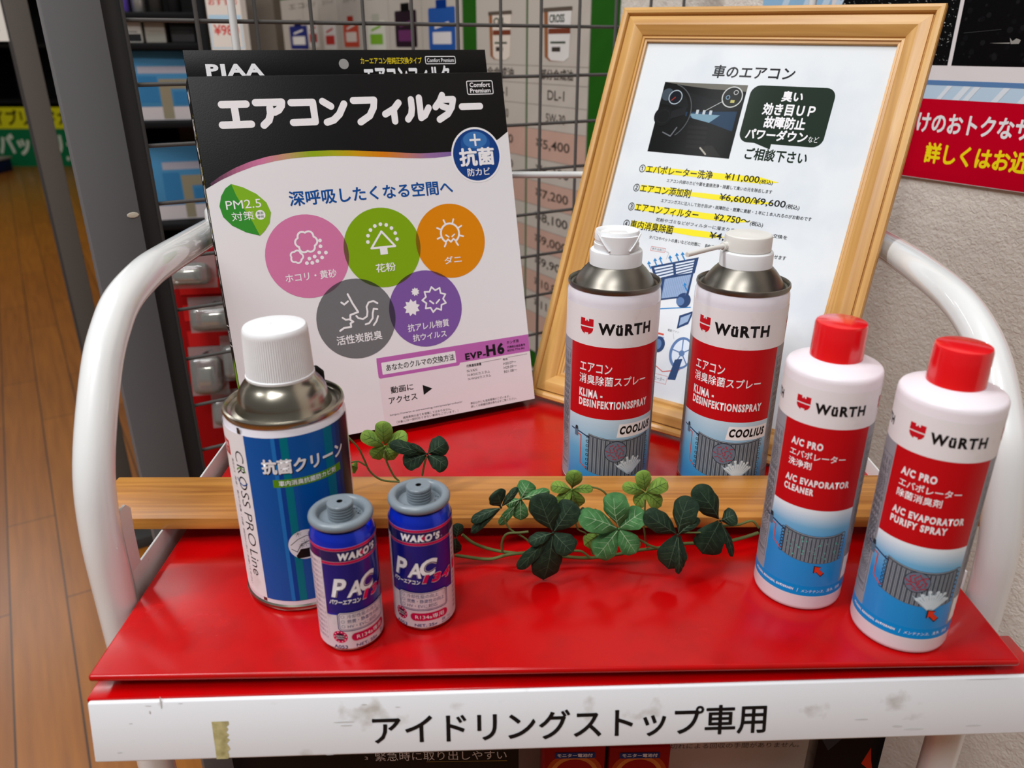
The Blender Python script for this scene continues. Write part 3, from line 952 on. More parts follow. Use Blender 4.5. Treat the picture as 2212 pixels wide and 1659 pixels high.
# ventilation diagram
db = P('diagram navy', (44, 68, 110), 0.5)
mb = P('diagram blue', (92, 122, 168), 0.5)
lb = P('diagram pale', (150, 172, 204), 0.5)
ab = P('diagram arrow', (38, 130, 196), 0.5)
rd = P('diagram red', (206, 84, 70), 0.5)
gl_ = P('diagram grey', (120, 124, 130), 0.5)
A.frame(77, 152.6, 90.4, 156.2, .3, rd, 1)
A.text('車外送風口', 78, 153.4, 89.4, 155.4, gl_, 1)
A.stroke([(90.4, 154), (94.5, 153), (93.5, 147)], .2, gl_, 1)
def quadp(a, b, c, d, m, l): A.poly([a, b, c, d], m, l)
quadp((81, 138.8), (122, 153.4), (122, 139.6), (91, 124.4), db, 1)
for k in range(5):
    f0, f1 = 0.12 + k * .17, 0.12 + k * .17 + .1
    for u0, u1 in ((.06, .46), (.52, .92)):
        def L(u, f): 
            ax, ay = 81 + 41 * u, 138.8 + 14.6 * u
            bx_, by_ = 91 + 31 * u, 124.4 + 15.2 * u
            return (ax + (bx_ - ax) * f, ay + (by_ - ay) * f)
        quadp(L(u0, f0), L(u1, f0), L(u1, f1), L(u0, f1), P('diagram light', (214, 224, 236), 0.5), 2)
quadp((93.5, 131), (121, 140.2), (121.6, 118.6), (95, 110.4), db, 3)
quadp((97, 130), (119.4, 138), (119.6, 119.4), (98.4, 113), lb, 4)
for k in range(14):
    f = (k + .5) / 14
    A.stroke([(97 + 22.4 * f, 130 + 8 * f), (98.4 + 21.2 * f, 113 + 6.4 * f)], .25, mb, 5, caps=False)
for k, (x, y) in enumerate(((79, 140), (84, 143.4), (88.5, 145.6), (97, 148), (102.5, 151), (107.4, 152.6), (116.5, 127))):
    A.stroke([(x + 2.5, y - 3), (x, y)], 1.1, ab, 6)
    A.poly([(x - 1.8, y + .2), (x + 1.6, y + 1.2), (x - 1.0, y + 3.2)], ab, 6)
A.circ(118.5, 115, 6.4, db, 5); A.circ(115.9, 113.6, 3.6, mb, 6)
A.stroke([(98, 103.6), (126, 110.4)], .9, ab, 1)
quadp((118.4, 101.6), (130, 108), (128, 96), (119, 90), db, 1)
quadp((120, 100), (128, 105), (127, 98), (120.4, 93), lb, 2)
A.text('電動ファン', 111.4, 86.4, 122.2, 88.6, gl_, 1)
A.stroke([(117, 85.6), (119, 81)], .2, gl_, 1)
A.circ(128.5, 70.5, 10.6, mb, 1, ry=14); A.circ(129, 70.5, 8.6, P('diagram light', (214, 224, 236), 0.5), 2, ry=11.8)
A.circ(129, 70.5, 2.6, mb, 3)
for k in range(5):
    a = 2 * pi * k / 5 + .5
    A.stroke([(129, 70.5), (129 + 8.6 * cos(a), 70.5 + 11.6 * sin(a))], 1.0, mb, 3)
quadp((124.6, 64), (131, 66), (129.4, 47), (122.6, 46), db, 4)
A.circ(106.5, 73.5, 5.8, db, 1, ry=7); A.circ(105.6, 73.5, 3.6, mb, 2, ry=4.6)
A.rect(98, 82, 109, 83.6, rd, 1); A.rect(98, 79.6, 110, 80.8, lb, 1)
A.stroke([(98, 62), (107, 56), (116.4, 51.4), (131, 56.4)], .7, rd, 3)
A.frame(104, 41.4, 122, 48.4, .25, rd, 1)
A.text('ラジエーター', 106, 43, 120, 46.4, gl_, 1)
A.build('notice_print', sheet, flat(x0=0.0040, z0=-0.0008, y0=0.0112 - 0.00005), scale=0.983, into=sheet)

# ------------------------------------------------------------------ tall spray can with the ribbed white cap
tin = P('tinplate', (168, 162, 148), 0.24, metal=1.0)
tin_d = P('dull tinplate', (122, 118, 110), 0.36, metal=1.0)
can_white = P('white can lacquer', (228, 224, 232), 0.2, coat=0.3, spec=0.5)
cap_white = P('white plastic cap', (232, 233, 235), 0.4, spec=0.5)
lab_white = P('white paper label', (232, 227, 228), 0.4, noise=((214, 204, 200), 60, 0.62, 0.8))
dark_hole = P('dark opening', (8, 8, 9), 0.7)

cr = root('spray_can', 'tall spray can with a ribbed white cap and a blue Japanese label', 'spray can', (-0.1270, 0.3962, 0.0003))
lathe_obj('body', [(0.0300, 0.0), (0.0335, 0.0006), (0.0342, 0.002), (0.0342, 0.0036), (0.0334, 0.0046), (0.0334, 0.1090), (0.0331, 0.1120), (0.0322, 0.1150), (0.0316, 0.1165)],
          [can_white, tin], cr, 96, mis=[1, 1, 1, 1, 0, 0, 0, 0])
lathe_obj('dome', [(0.0312, 0.1158), (0.0324, 0.1164), (0.0330, 0.1180), (0.0326, 0.1196), (0.0316, 0.1200), (0.0307, 0.1192), (0.0300, 0.1176), (0.0285, 0.1168), (0.0262, 0.1176), (0.0250, 0.1196), (0.0246, 0.1222), (0.0240, 0.1252), (0.0226, 0.1284), (0.0206, 0.1312), (0.0190, 0.1330), (0.0184, 0.1348), (0.0170, 0.1352)], tin, cr, 96)
cp = [(0.0183, 0.1346), (0.0185, 0.1352), (0.0185, 0.1362), (0.01815, 0.1366)]
cp += [(0.01815 - 0.0008 * k / 6, 0.1366 + 0.0225 * k / 6) for k in range(1, 7)]
cp += [(0.0172, 0.1606), (0.0169, 0.1622), (0.0162, 0.1632), (0.0150, 0.1636), (0.0060, 0.1642), (0.0022, 0.1642), (0.0014, 0.1637), (0.0004, 0.1637)]
lathe_obj('cap', cp, cap_white, cr, 180, smooth=28, rib=(0.1364, 0.1601, 0.00035))
bm = bmesh.new()
add_tube(bm, [(0.0275 * sin(.62), 0.0275 * cos(.62), 0.119), (0.0275 * sin(.62), 0.0275 * cos(.62), 0.1265), (0.0245 * sin(.62), 0.0245 * cos(.62), 0.1295), (0.0195 * sin(.62), 0.0195 * cos(.62), 0.130)], 0.0022, 10)
finish('cap_hook', bm, dark_rubber, cr, 60)
A = Art()
cb = P('label blue', (0, 84, 164), 0.3, spec=0.3)
A.rect(-58, 7.3, 54, 112.4, lab_white, 1)
A.rect(-14.6, 7.5, 53, 112.2, cb, 2)
for x0, x1, c in ((0.9, 3.0, (34, 116, 190)), (3.0, 5.5, (14, 66, 148)), (5.5, 9.6, (0, 118, 134)), (29.2, 35, (0, 112, 140)), (35, 38, (6, 66, 140)), (38, 41.6, (8, 50, 110)), (41.6, 53, (18, 20, 44))):
    A.rect(x0, 7.5, x1, 112.2, P('stripe %d' % int(x0 * 10), c, 0.3), 3)
A.text('抗菌クリーン', -5.4, 91.0, 42.4, 99.4, white_ink, 4, bold=0.04, shadow=(0.5, -0.45, black_ink))
A.rect(-0.6, 82.6, 39.2, 87.4, P('banner green', (92, 146, 24), 0.3), 4)
A.text('車内消臭抗菌防カビ剤', 2.4, 83.5, 35, 86.7, white_ink, 6, bold=0.02)
A.circ(12.6, 45, 9.6, white_ink, 4)
A.poly([(7.4, 36.4), (6.6, 38.2), (9.4, 42.4), (15, 42.4), (18.6, 39), (18.4, 36.4)], black_ink, 5)
A.stroke([(4.4, 45.6), (8.5, 49), (13, 50.6), (18, 49.6)], .35, black_ink, 5)
A.stroke([(4.6, 43), (7.4, 40.8), (9.8, 45.2), (14, 47), (18.6, 44)], .35, black_ink, 5)
for sx_, sy_, q in ((8.8, 52.6, 2), (12.2, 46.2, 2.4), (10.2, 44.6, 1.6), (15.5, 52, 1.6)):
    for k in range(4):
        a = pi / 4 * k + .2
        A.stroke([(sx_ - q * cos(a), sy_ - q * sin(a)), (sx_ + q * cos(a), sy_ + q * sin(a))], .16, black_ink, 5)
A.text('CROSS', -23.4, 66.6, -17, 101.6, black_ink, 3, bold=-0.012, down=True)
A.text('PRO', -23.4, 41.2, -17, 62.6, black_ink, 3, bold=-0.012, down=True)
A.text('Line', -23.6, 20.8, -17, 38.0, black_ink, 3, bold=-0.008, down=True)
A.ring(-20.2, 86.0, 4.4, .7, P('ring green', (90, 150, 40), 0.3), 4, a0=40, a1=140, ry=5.4)
A.ring(-20.2, 86.0, 4.4, .7, P('ring blue', (20, 80, 150), 0.3), 4, a0=200, a1=320, ry=5.4)
A.rect(-36.5, 96, -28.8, 105, red_ink, 2)
A.text('第三', -35.5, 97.4, -30, 103.6, white_ink, 3, down=True)
for s_, y0, y1 in (('高圧ガス', 86, 95), ('用途：車内の消臭・抗菌', 52, 84), ('使用方法をよく読んで', 34, 50), ('お使いください', 12, 32)):
    A.text(s_, -28.4, y0, -26.2, y1, P('small print', (90, 84, 88), 0.4), 2, down=True)
A.rect(-18.2, 112.6, -17.0, 116.2, tin_d, 1); A.rect(-17.0, 112.6, -16.6, 116.2, black_ink, 1); A.rect(-18.6, 112.6, -18.2, 116.2, black_ink, 1)
A.rect(-17.6, 5.0, -15, 7.3, P('seam brown', (110, 40, 40), 0.4), 1)
A.build('label', cr, wrap(0.03345), cut=2.5, smooth=True)

# ------------------------------------------------------------------ two small blue refill cans
can_blue = P('blue anodised lacquer', (14, 52, 214), 0.26, metal=0.5, coat=0.5, spec=0.5)
navy = P('navy print', (18, 24, 96), 0.26, metal=0.2, coat=0.4, spec=0.5)
pinkm = P('magenta foil', (214, 30, 104), 0.28, metal=0.5)
silver = P('silver foil', (214, 208, 214), 0.3, metal=0.4)
canw = P('matt silver white', (222, 214, 220), 0.36, metal=0.15, noise=((196, 186, 190), 180, 0.55, 0.75))
plug_grey = P('grey coated metal', (120, 130, 138), 0.32, spec=0.5, noise=((100, 110, 118), 300, 0.6, 0.8))
grime = P('black grime', (20, 20, 22), 0.8)
def small_can():
    t = root('refill_can', 'small blue refill can', 'can', (0, 0, 0))
    lathe_obj('body', [(0.0140, 0.0006), (0.0156, 0.0), (0.0167, 0.0010), (0.0172, 0.0032), (0.0172, 0.0640), (0.0170, 0.0668), (0.0163, 0.0702), (0.0155, 0.0722), (0.0148, 0.0736)], [can_blue, tin], t, 72, mis=[1, 1, 1, 0, 0, 0, 0, 0])
    rg = [(0.01425 + 0.0026 * cos(a), 0.0772 + 0.0026 * sin(a)) for a in [radians(-120 + 25 * k) for k in range(0, 11)]]
    rg += [(0.0118, 0.0772), (0.0114, 0.0752), (0.0100, 0.0746), (0.0078, 0.0746), (0.0066, 0.0752), (0.0002, 0.0752)]
    lathe_obj('crimp_ring', rg, plug_grey, t, 72, smooth=50)
    vp = [(0.0064, 0.0750)]
    for k in range(4):
        z = 0.0762 + k * 0.0016
        vp += [(0.0067, z), (0.0067, z + 0.0008), (0.0057, z + 0.0010), (0.0057, z + 0.0014)]
    vp += [(0.0067, 0.0826), (0.0067, 0.0838), (0.0063, 0.0843), (0.0016, 0.0844), (0.0013, 0.0842), (0.0013, 0.0815), (0.0002, 0.0815)]
    bm = bmesh.new()
    add_lathe(bm, vp, 48, mis=[0] * (len(vp) - 5) + [0, 1, 1, 1])
    v = finish('threaded_plug', bm, [plug_grey, dark_hole], t, 30)
    random.seed(8)
    bm = bmesh.new()
    for k in range(9):
        a = random.uniform(-.5, 1.2); r = random.uniform(.0085, .0106)
        bmesh.ops.create_icosphere(bm, subdivisions=1, radius=random.uniform(.00025, .0006), matrix=Matrix.Translation((r * cos(a), r * sin(a), .0749)))
    finish('grime', bm, grime, t)
    A = Art()
    A.rect(-53.9, 2.8, 53.9, 67, navy, 1) if False else None
    # upper field stays bare blue; dark band, foil lines, white foot
    A.rect(-53.9, 58.7, 53.9, 65.4, navy, 1)
    A.rect(-53.9, 26, 53.9, 57.2, P('deep blue foil', (14, 26, 140), 0.28, metal=0.3, coat=0.4, spec=0.5), 1)
    for y0, y1 in ((65.4, 66.9), (57.2, 58.7)):
        A.rect(-53.9, y0 - .15, 53.9, y1 + .15, silver, 2)
        A.rect(-53.9, y0, 53.9, y1, pinkm, 3)
    A.text("WAKO'S", -11.2, 59.6, 10.6, 64.2, white_ink, 4, bold=0.06, shear=0.15)
    A.circ(1.35, 61.8, 0.95, pinkm, 5, ry=1.2)
    A.poly([(0.9, 62.6), (1.8, 62.6), (1.9, 64.4)], pinkm, 5)
    A.text('®', 11.2, 59.8, 12.2, 60.8, silver, 4)
    A.poly([(-53.9, 3.0), (-53.9, 24.8)] + [(-18 + k * 3, 24.8 + 1.4 * sin(k / 12 * pi)) for k in range(13)] + [(53.9, 24.2), (53.9, 3.0)], canw, 4)
    for s_, dx, ink, b in (('P', 0, silver, .07), ('P', 0, navy, .052), ('P', 0, white_ink, .03)):
        A.text(s_, -16.6, 36.8, -8.2, 48.6, ink, 6 + [.07, .052, .03].index(b), bold=b, shear=0.25)
    for b, ink in ((.07, silver), (.052, navy), (.03, white_ink)):
        l = 6 + [.07, .052, .03].index(b)
        A.text('A', -8.6, 36.4, -0.8, 46.2, ink, l, bold=b, shear=0.25)
        A.text('C', -1.4, 37.6, 8.4, 48.6, ink, l, bold=b, shear=0.25)
    A.text('134', -0.8, 32.6, 17.2, 38.8, silver, 9, bold=0.08, shear=0.25)
    A.text('134', -0.5, 33.0, 16.8, 38.4, pinkm, 10, bold=0.07, shear=0.25)
    A.text('パワーエアコン', -18, 32.4, -1.6, 35.2, white_ink, 9, bold=0.04, shear=0.15)
    A.rect(-14.8, 14.6, 13.8, 27.2, P('box navy', (26, 34, 100), 0.3), 6, rad=2.2)
    A.rect(-14.3, 15.1, 13.3, 26.7, canw, 7, rad=1.9)
    A.frame(-13.7, 15.7, 12.7, 26.1, .3, P('box navy', (26, 34, 100), 0.3), 8, rad=1.5)
    ink = P('box navy', (26, 34, 100), 0.3)
    for s_, y0, x1 in (('冷却性能の向上', 23.0, 8), ('燃費・静粛性の向上', 19.8, 11.6), ('HV・EVに対応', 16.6, 7.2)):
        A.text(s_, -9.6, y0, x1, y0 + 2.5, ink, 8, bold=0.01)
        A.ring(-11.9, y0 + 1.2, .9, .18, ink, 8, n=16)
    A.rect(-8.4, 7.4, 13.8, 13.2, silver, 5, rad=2.8)
    A.rect(-8.1, 7.7, 13.5, 12.9, P('pill crimson', (196, 26, 84), 0.28, metal=0.3), 6, rad=2.5)
    A.text('R134a専用', -5.4, 8.8, 11, 11.8, white_ink, 7, bold=0.005)
    A.circ(-14.2, 10.8, 4.0, pinkm, 5)
    A.circ(-14.2, 10.8, 2.4, P('badge dark', (70, 12, 40), 0.4), 6)
    for k in range(10):
        a = 2 * pi * k / 10
        A.circ(-14.2 + 3.2 * cos(a), 10.8 + 3.2 * sin(a), .3, white_ink, 6, n=8)
    A.text('FRICTION', -16.4, 10.8, -12, 11.8, white_ink, 7)
    A.text('REDUCING', -16.4, 9.4, -12, 10.4, white_ink, 7)
    A.text('A053', -18.2, 3.0, -10.6, 5.2, ink, 5, bold=0.02)
    A.text('NET. 25g', -6.0, 3.0, 6.6, 5.6, ink, 5, bold=0.02)
    A.text('容器：アルミ', 9.6, 5.0, 16, 6.8, ink, 5)
    A.text('MADE IN JAPAN', 9.6, 3.2, 16, 4.4, ink, 5)
    A.rect(18.6, 6, 34, 60, canw, 5)
    for k in range(16):
        A.text('使用上の注意をよく読んで', 19.4, 8 + k * 3.2, 33, 9.8 + k * 3.2, ink, 6)
    A.rect(19.6, 34, 22.6, 40, pinkm, 7)
    A.rect(-34, 6, -20.5, 60, canw, 5)
    for k in range(16):
        A.text('火気と高温に注意すること', -33, 8 + k * 3.2, -21.4, 9.8 + k * 3.2, ink, 6)
    A.build('label', t, wrap(0.01722), cut=1.6, smooth=True)
    return t

def copy_tree(o, parent=None):
    c = o.copy()
    COL.objects.link(c)
    if parent:
        c.parent = parent
        c.matrix_parent_inverse = o.matrix_parent_inverse.copy()
    for ch in list(o.children):
        copy_tree(ch, c)
    return c

sc1 = small_can()
sc2 = copy_tree(sc1)
for o, p, th, lab in ((sc1, (-0.0890, 0.3465), 39, 'small blue refill can nearest the front edge, its lettering turned to the right'), (sc2, (-0.0501, 0.3629), 7, 'small blue refill can set slightly behind its twin, its lettering facing forward')):
    o.location = (p[0], p[1], ZS + 0.0003)
    o.rotation_euler = (0, 0, radians(th))
    tag(o, lab, 'can', 'small blue refill cans')

# ------------------------------------------------------------------ shared label details
steel = P('radiator steel', (96, 104, 114), 0.4)
steel_l = P('radiator light', (150, 158, 166), 0.4)
steel_d = P('radiator dark', (46, 52, 60), 0.4)
copper = P('pipe red', (206, 76, 52), 0.4)
pipe_b = P('pipe navy', (44, 52, 92), 0.4)
germ = P('germ pink', (186, 70, 90), 0.4)
shield_red = P('shield red', (196, 22, 34), 0.35)
def shield(A, x0, y0, x1, y1, l):
    w_, h_ = x1 - x0, y1 - y0
    q = lambda u, v: (x0 + u * w_, y0 + v * h_)
    A.poly([q(0, .54), q(1, .54), q(1, 1), q(.66, 1), q(.66, .84), q(.56, .84), q(.56, .92), q(.46, .92), q(.46, .84), q(.36, .84), q(.36, 1), q(0, 1)], shield_red, l)
    A.poly([q(0, .46), q(.03, .3), q(.14, .15), q(.36, .02), q(.36, .14), q(.64, .14), q(.64, .02), q(.86, .15), q(.97, .3), q(1, .46)], shield_red, l)
def radiator(A, x0, x1, yt, yb, sag, l, circle=None, steam=None, dots=None, rows=True):
    n = 12
    f = lambda k: -4 * sag * (k / n) * (1 - k / n)
    slope = -(x1 - x0) * 0.03
    topl = [(x0 + (x1 - x0) * k / n, yt + slope * k / n + f(k)) for k in range(n + 1)]
    bot = [(x0 + (x1 - x0) * k / n, yb + 2 * slope * k / n + f(k)) for k in range(n + 1)]
    A.poly(topl + bot[::-1], steel, l)
    A.poly([(x, y + 1.1) for x, y in topl] + [(x, y - .2) for x, y in topl[::-1]], steel_d, l)
    A.stroke([(x, y + .6) for x, y in topl], .5, steel_l, l + 1, caps=False)
    m = 46
    for k in range(m):
        t = (k + .5) / m
        ff = -4 * sag * t * (1 - t)
        A.stroke([(x0 + (x1 - x0) * t, yt + slope * t + ff - .6), (x0 + (x1 - x0) * t, yb + 2 * slope * t + ff + .4)], (x1 - x0) / m * .38, steel_l if k % 3 else steel_d, l + 1, caps=False)
    nn = 8
    for k in range(nn):
        y = yb + (yt - yb) * (k + .5) / nn
        A.ring(x0 - .7, y, .9, .4, steel_d, l + 1, n=14)
        A.ring(x1 + .7, y + 2 * slope * (1 - k / nn) * .7, 1.1, .45, steel_d, l + 1, n=14)
        A.ring(x1 + .7, y + 2 * slope * (1 - k / nn) * .7, .9, .2, steel_l, l + 2, n=14)
    A.stroke([(x0 - 15, yt + 1.6), (x0 - 7, yt + 0.4), (x0 + .5, yt - 2)], .9, pipe_b, l)
    A.stroke([(x0 - 10, yt - 1), (x0 - 6, yt - 2), (x0 - 6, yb + 5), (x0 - 1, yb + 1.6)], .8, copper, l + 1)
    A.rect(x0 - 11.6, yt - 3.4, x0 - 8.6, yt + 3.2, P('valve grey', (92, 112, 132), 0.4), l + 2, rad=.7)
    A.rect(x0 - 11.2, yt + 1.6, x0 - 9, yt + 4.4, steel_d, l + 3, rad=.6)
    if circle:
        cx, cy, r = circle
        A.circ(cx, cy, r, steel_d, l + 3); A.circ(cx, cy, r * .94, P('germ field', (106, 116, 134), 0.4), l + 4)
        random.seed(12)
        for k in range(19):
            a, q = 2.4 * k, r * .8 * math.sqrt((k + .3) / 19)
            b = random.uniform(0, pi)
            gx, gy = cx + q * cos(a), cy + q * sin(a)
            A.stroke([(gx - 1.1 * cos(b), gy - 1.1 * sin(b)), (gx + 1.1 * cos(b), gy + 1.1 * sin(b))], .72, P('germ dark', (96, 30, 44), 0.4), l + 5)
            A.stroke([(gx - 1.0 * cos(b), gy - 1.0 * sin(b)), (gx + 1.0 * cos(b), gy + 1.0 * sin(b))], .45, germ, l + 6)
    if steam:
        sx_, sy_, q = steam
        st = P('steam white', (206, 220, 228), 0.4)
        fan = []
        for k in range(25):
            a = radians(36 + 108 * k / 24)
            random.seed(k)
            L = q * (random.uniform(.86, 1.05) if k % 2 else random.uniform(.62, .74))
            fan.append((sx_ + L * cos(a), sy_ + L * sin(a)))
        A.poly([(sx_ - 1.2, sy_)] + fan[::-1] + [(sx_ + 1.2, sy_)], P('steam grey', (168, 188, 200), 0.4), l + 7)
        for k in range(11):
            a = radians(42 + 96 * k / 10)
            random.seed(k + 50)
            L = q * random.uniform(.7, .95)
            A.stroke([(sx_ + .2 * L * cos(a), sy_ + .2 * L * sin(a)), (sx_ + .65 * L * cos(a), sy_ + .72 * L * sin(a)), (sx_ + L * cos(a), sy_ + L * sin(a))], 1.0, st, l + 8)
            A.circ(sx_ + L * cos(a), sy_ + L * sin(a), 1.0, st, l + 9, n=12)
    if dots:
        random.seed(5)
        for k in range(46):
            t, u = random.uniform(.05, .95), random.uniform(.12, .95)
            A.circ(x0 + (x1 - x0) * t, yb + (yt - yb) * u + slope * 1.5 * t - 4 * sag * t * (1 - t), random.choice((.3, .4, .55)), P('foam green', (96, 176, 160), 0.4), l + 3, n=10)
def arrow(A, x, y, q, l):
    pts = [(0, 0), (3.6, -.6), (2.6, -1.8), (5.6, -4.6), (3.9, -6.4), (1.1, -3.4), (.1, -4.4)]
    A.poly([(x + q * (a - .12 + (.0)), y + q * b) for a, b in pts], black_ink, l)
    c = (2.2, -2.8)
    A.poly([(x + q * (c[0] + (a - c[0]) * .84), y + q * (c[1] + (b - c[1]) * .84)) for a, b in pts], P('arrow red', (222, 60, 36), 0.4), l + 1)

# ------------------------------------------------------------------ two tall white spray cans behind the board
def sides(A, x0, x1, y0, y1, l):
    for a, b in ((-x1, -x0), (x0, x1)):
        A.rect(a, y0, b, y1, P('label grey', (150, 151, 158), 0.4), l)
        A.frame(a + 1.6, y0 + 8, b - 1.2, y1 - 8, .25, P('label grey dark', (92, 92, 98), 0.4), l + 1)
        for k in range(10):
            A.text('使用上の注意 火気厳禁 高温にしないこと', a + 2.6 + k * (b - a - 5) / 10, y0 + 10, a + 4.0 + k * (b - a - 5) / 10, y1 - 10 - (k % 3) * 6, P('label grey dark', (92, 92, 98), 0.4), l + 1, down=True)
def ac_spray(name, label, loc, turn, kind):
    t = root(name, label, 'spray can', (loc[0], loc[1], 0.0003), radians(turn))
    lathe_obj('body', [(0.0300, 0.0), (0.0322, 0.0006), (0.0328, 0.002), (0.0328, 0.0036), (0.0322, 0.0046), (0.0322, 0.1434), (0.0320, 0.1462), (0.0313, 0.1490), (0.0308, 0.1504)], [can_white, tin], t, 96, mis=[1, 1, 1, 1, 0, 0, 0, 0])
    lathe_obj('dome', [(0.0306, 0.1498), (0.0315, 0.1502), (0.0319, 0.1516), (0.0316, 0.1532), (0.0308, 0.1535), (0.0302, 0.1526), (0.0296, 0.1510), (0.0284, 0.1504), (0.0272, 0.1520), (0.0256, 0.1548), (0.0236, 0.1578), (0.0212, 0.1608), (0.0190, 0.1630), (0.0178, 0.1642), (0.0165, 0.1646)], tin_d, t, 96)
    lathe_obj('collar', [(0.0172, 0.1636), (0.0178, 0.1639), (0.0178, 0.1719), (0.0175, 0.1736), (0.0170, 0.1741), (0.0150, 0.1744)], cap_white, t, 72, smooth=30)
    A = Art()
    A.rect(-50, 5, 50, 143.5, lab_white, 1)
    A.rect(-35.6, 5.2, 35.2, 63.6, grad('spray sky ' + kind, [(0, (42, 140, 198)), (.45, (96, 170, 210)), (1, (198, 220, 234))], 0.012, 0.062), 2)
    A.rect(-35.6, 63.4, 35.2, 116.8, red_ink, 2)
    sides(A, 35.2, 50, 8, 116.8, 2)
    shield(A, -27.2, 124.2, -17.0, 135.6, 2)
    A.text('WüRTH', -13.6, 125.6, 24.6, 133.8, black_ink, 2, bold=0.045)
    shield(A, 45.5, 124.2, 50, 135.6, 2)
    A.text('エアコン', -26.2, 97.6, -2.8, 104.4, white_ink, 3, bold=0.015)
    A.text('消臭除菌スプレー', -26.4, 88.8, 23.2, 95.8, white_ink, 3, bold=0.015)
    A.text('KLIMA -', -26.2, 78.6, -8.4, 84.8, white_ink, 3, bold=0.05)
    A.text('DESINFEKTIONSSPRAY', -26.2, 71.4, 26.4, 77.4, white_ink, 3, bold=0.05)
    A.poly([(2.8, 49.6), (34.4, 49.6), (34.4, 60.0), (4.4, 60.0)], white_ink, 3)
    A.text('COOLIUS', 5.0, 51.8, 32.6, 58.4, black_ink, 4, bold=0.05, shear=0.2)
    radiator(A, -17.2, 29.4, 50, 21, 2.6, 3, circle=(3, 38.4, 8.4), steam=(14, 19, 15))
    A.build('label', t, wrap(0.03225, z0=-0.0028), cut=2.5, smooth=True)
    return t
s1 = ac_spray('aerosol_can', 'white and red aerosol can with a flip cap, standing behind the board', (0.0706, 0.5225), 0, 'flip')
bm = bmesh.new()
add_lathe(bm, [(0.0150, 0.1742), (0.0152, 0.1746), (0.0152, 0.1784), (0.0146, 0.1788), (0.0146, 0.1806), (0.0150, 0.1810), (0.0150, 0.1856), (0.0144, 0.1870), (0.0128, 0.1868), (0.0112, 0.1852), (0.0002, 0.1846)], 72)
finish('spray_head', bm, cap_white, s1, 40)
# tongue of the flip cap at the front, with a raised pad and V shaped rims
bm = bmesh.new()
def arc_plate(bm, a0, a1, r0, r1, z0, z1, b0=None, b1=None, n=12):
    b0 = a0 if b0 is None else b0; b1 = a1 if b1 is None else b1
    gr = []
    for i in range(n + 1):
        q = []
        for zz, aa, bb in ((z0, a0, a1), (z1, b0, b1)):
            th = radians(aa + (bb - aa) * i / n)
            for rr in (r0, r1):
                q.append(bm.verts.new((rr * sin(th), -rr * cos(th), zz)))
        gr.append(q)
    for i in range(n):
        a, b = gr[i], gr[i + 1]
        for p, q in ((0, 1), (1, 3), (3, 2), (2, 0)):
            bm.faces.new((a[p], a[q], b[q], b[p]))
    bm.faces.new([gr[0][k] for k in (0, 2, 3, 1)]); bm.faces.new([gr[-1][k] for k in (0, 1, 3, 2)])
arc_plate(bm, -22, 22, 0.0152, 0.0176, 0.1740, 0.1850, -52, 52)
tng = finish('flip_tongue', bm, cap_white, s1, 40)
for sg in (-1, 1):
    tube_obj('tongue_rim', [(0.0178 * sin(radians(sg * a)), -0.0178 * cos(radians(sg * a)), z) for a, z in ((22, .1758), (32, .1793), (42, .1830), (52, .1866))], 0.0006, cap_white, tng, 8)
bm = bmesh.new()
add_box(bm, -0.0062, 0.0062, -0.0130, -0.0020, 0.1842, 0.1868, bev=0.0012)
finish('press_pad', bm, cap_white, s1, 40)

s2 = ac_spray('aerosol_can', 'white and red aerosol can with a thin nozzle tube on its cap', (0.1579, 0.5180), -21, 'nozzle')
grey_white = P('ivory plastic cap', (222, 220, 214), 0.42, spec=0.5)
hd2 = lathe_obj('spray_head', [(0.0150, 0.1736), (0.0153, 0.1748), (0.0158, 0.1752), (0.0158, 0.1834), (0.0155, 0.1846), (0.0148, 0.1852), (0.0030, 0.1860), (0.0012, 0.1864), (0.0002, 0.1864)], grey_white, s2, 72, smooth=35)
s2.scale = (0.985, 0.985, 1.0)
inv = Matrix.Rotation(radians(21), 4, 'Z')
def s2p(x, y, z):
    return inv @ Vector((x - 0.1579, y - 0.5180, z))
noz = tube_obj('nozzle_tube', smooth_path([s2p(0.1412, 0.5139, 0.1779), s2p(0.1300, 0.5058, 0.1779), s2p(0.1114, 0.4922, 0.1772)], 4), 0.0016, grey_white, hd2, 14)
tube_obj('nozzle_socket', [s2p(0.1452, 0.5166, 0.1779), s2p(0.1395, 0.5127, 0.1779)], 0.0027, grey_white, hd2, 18)

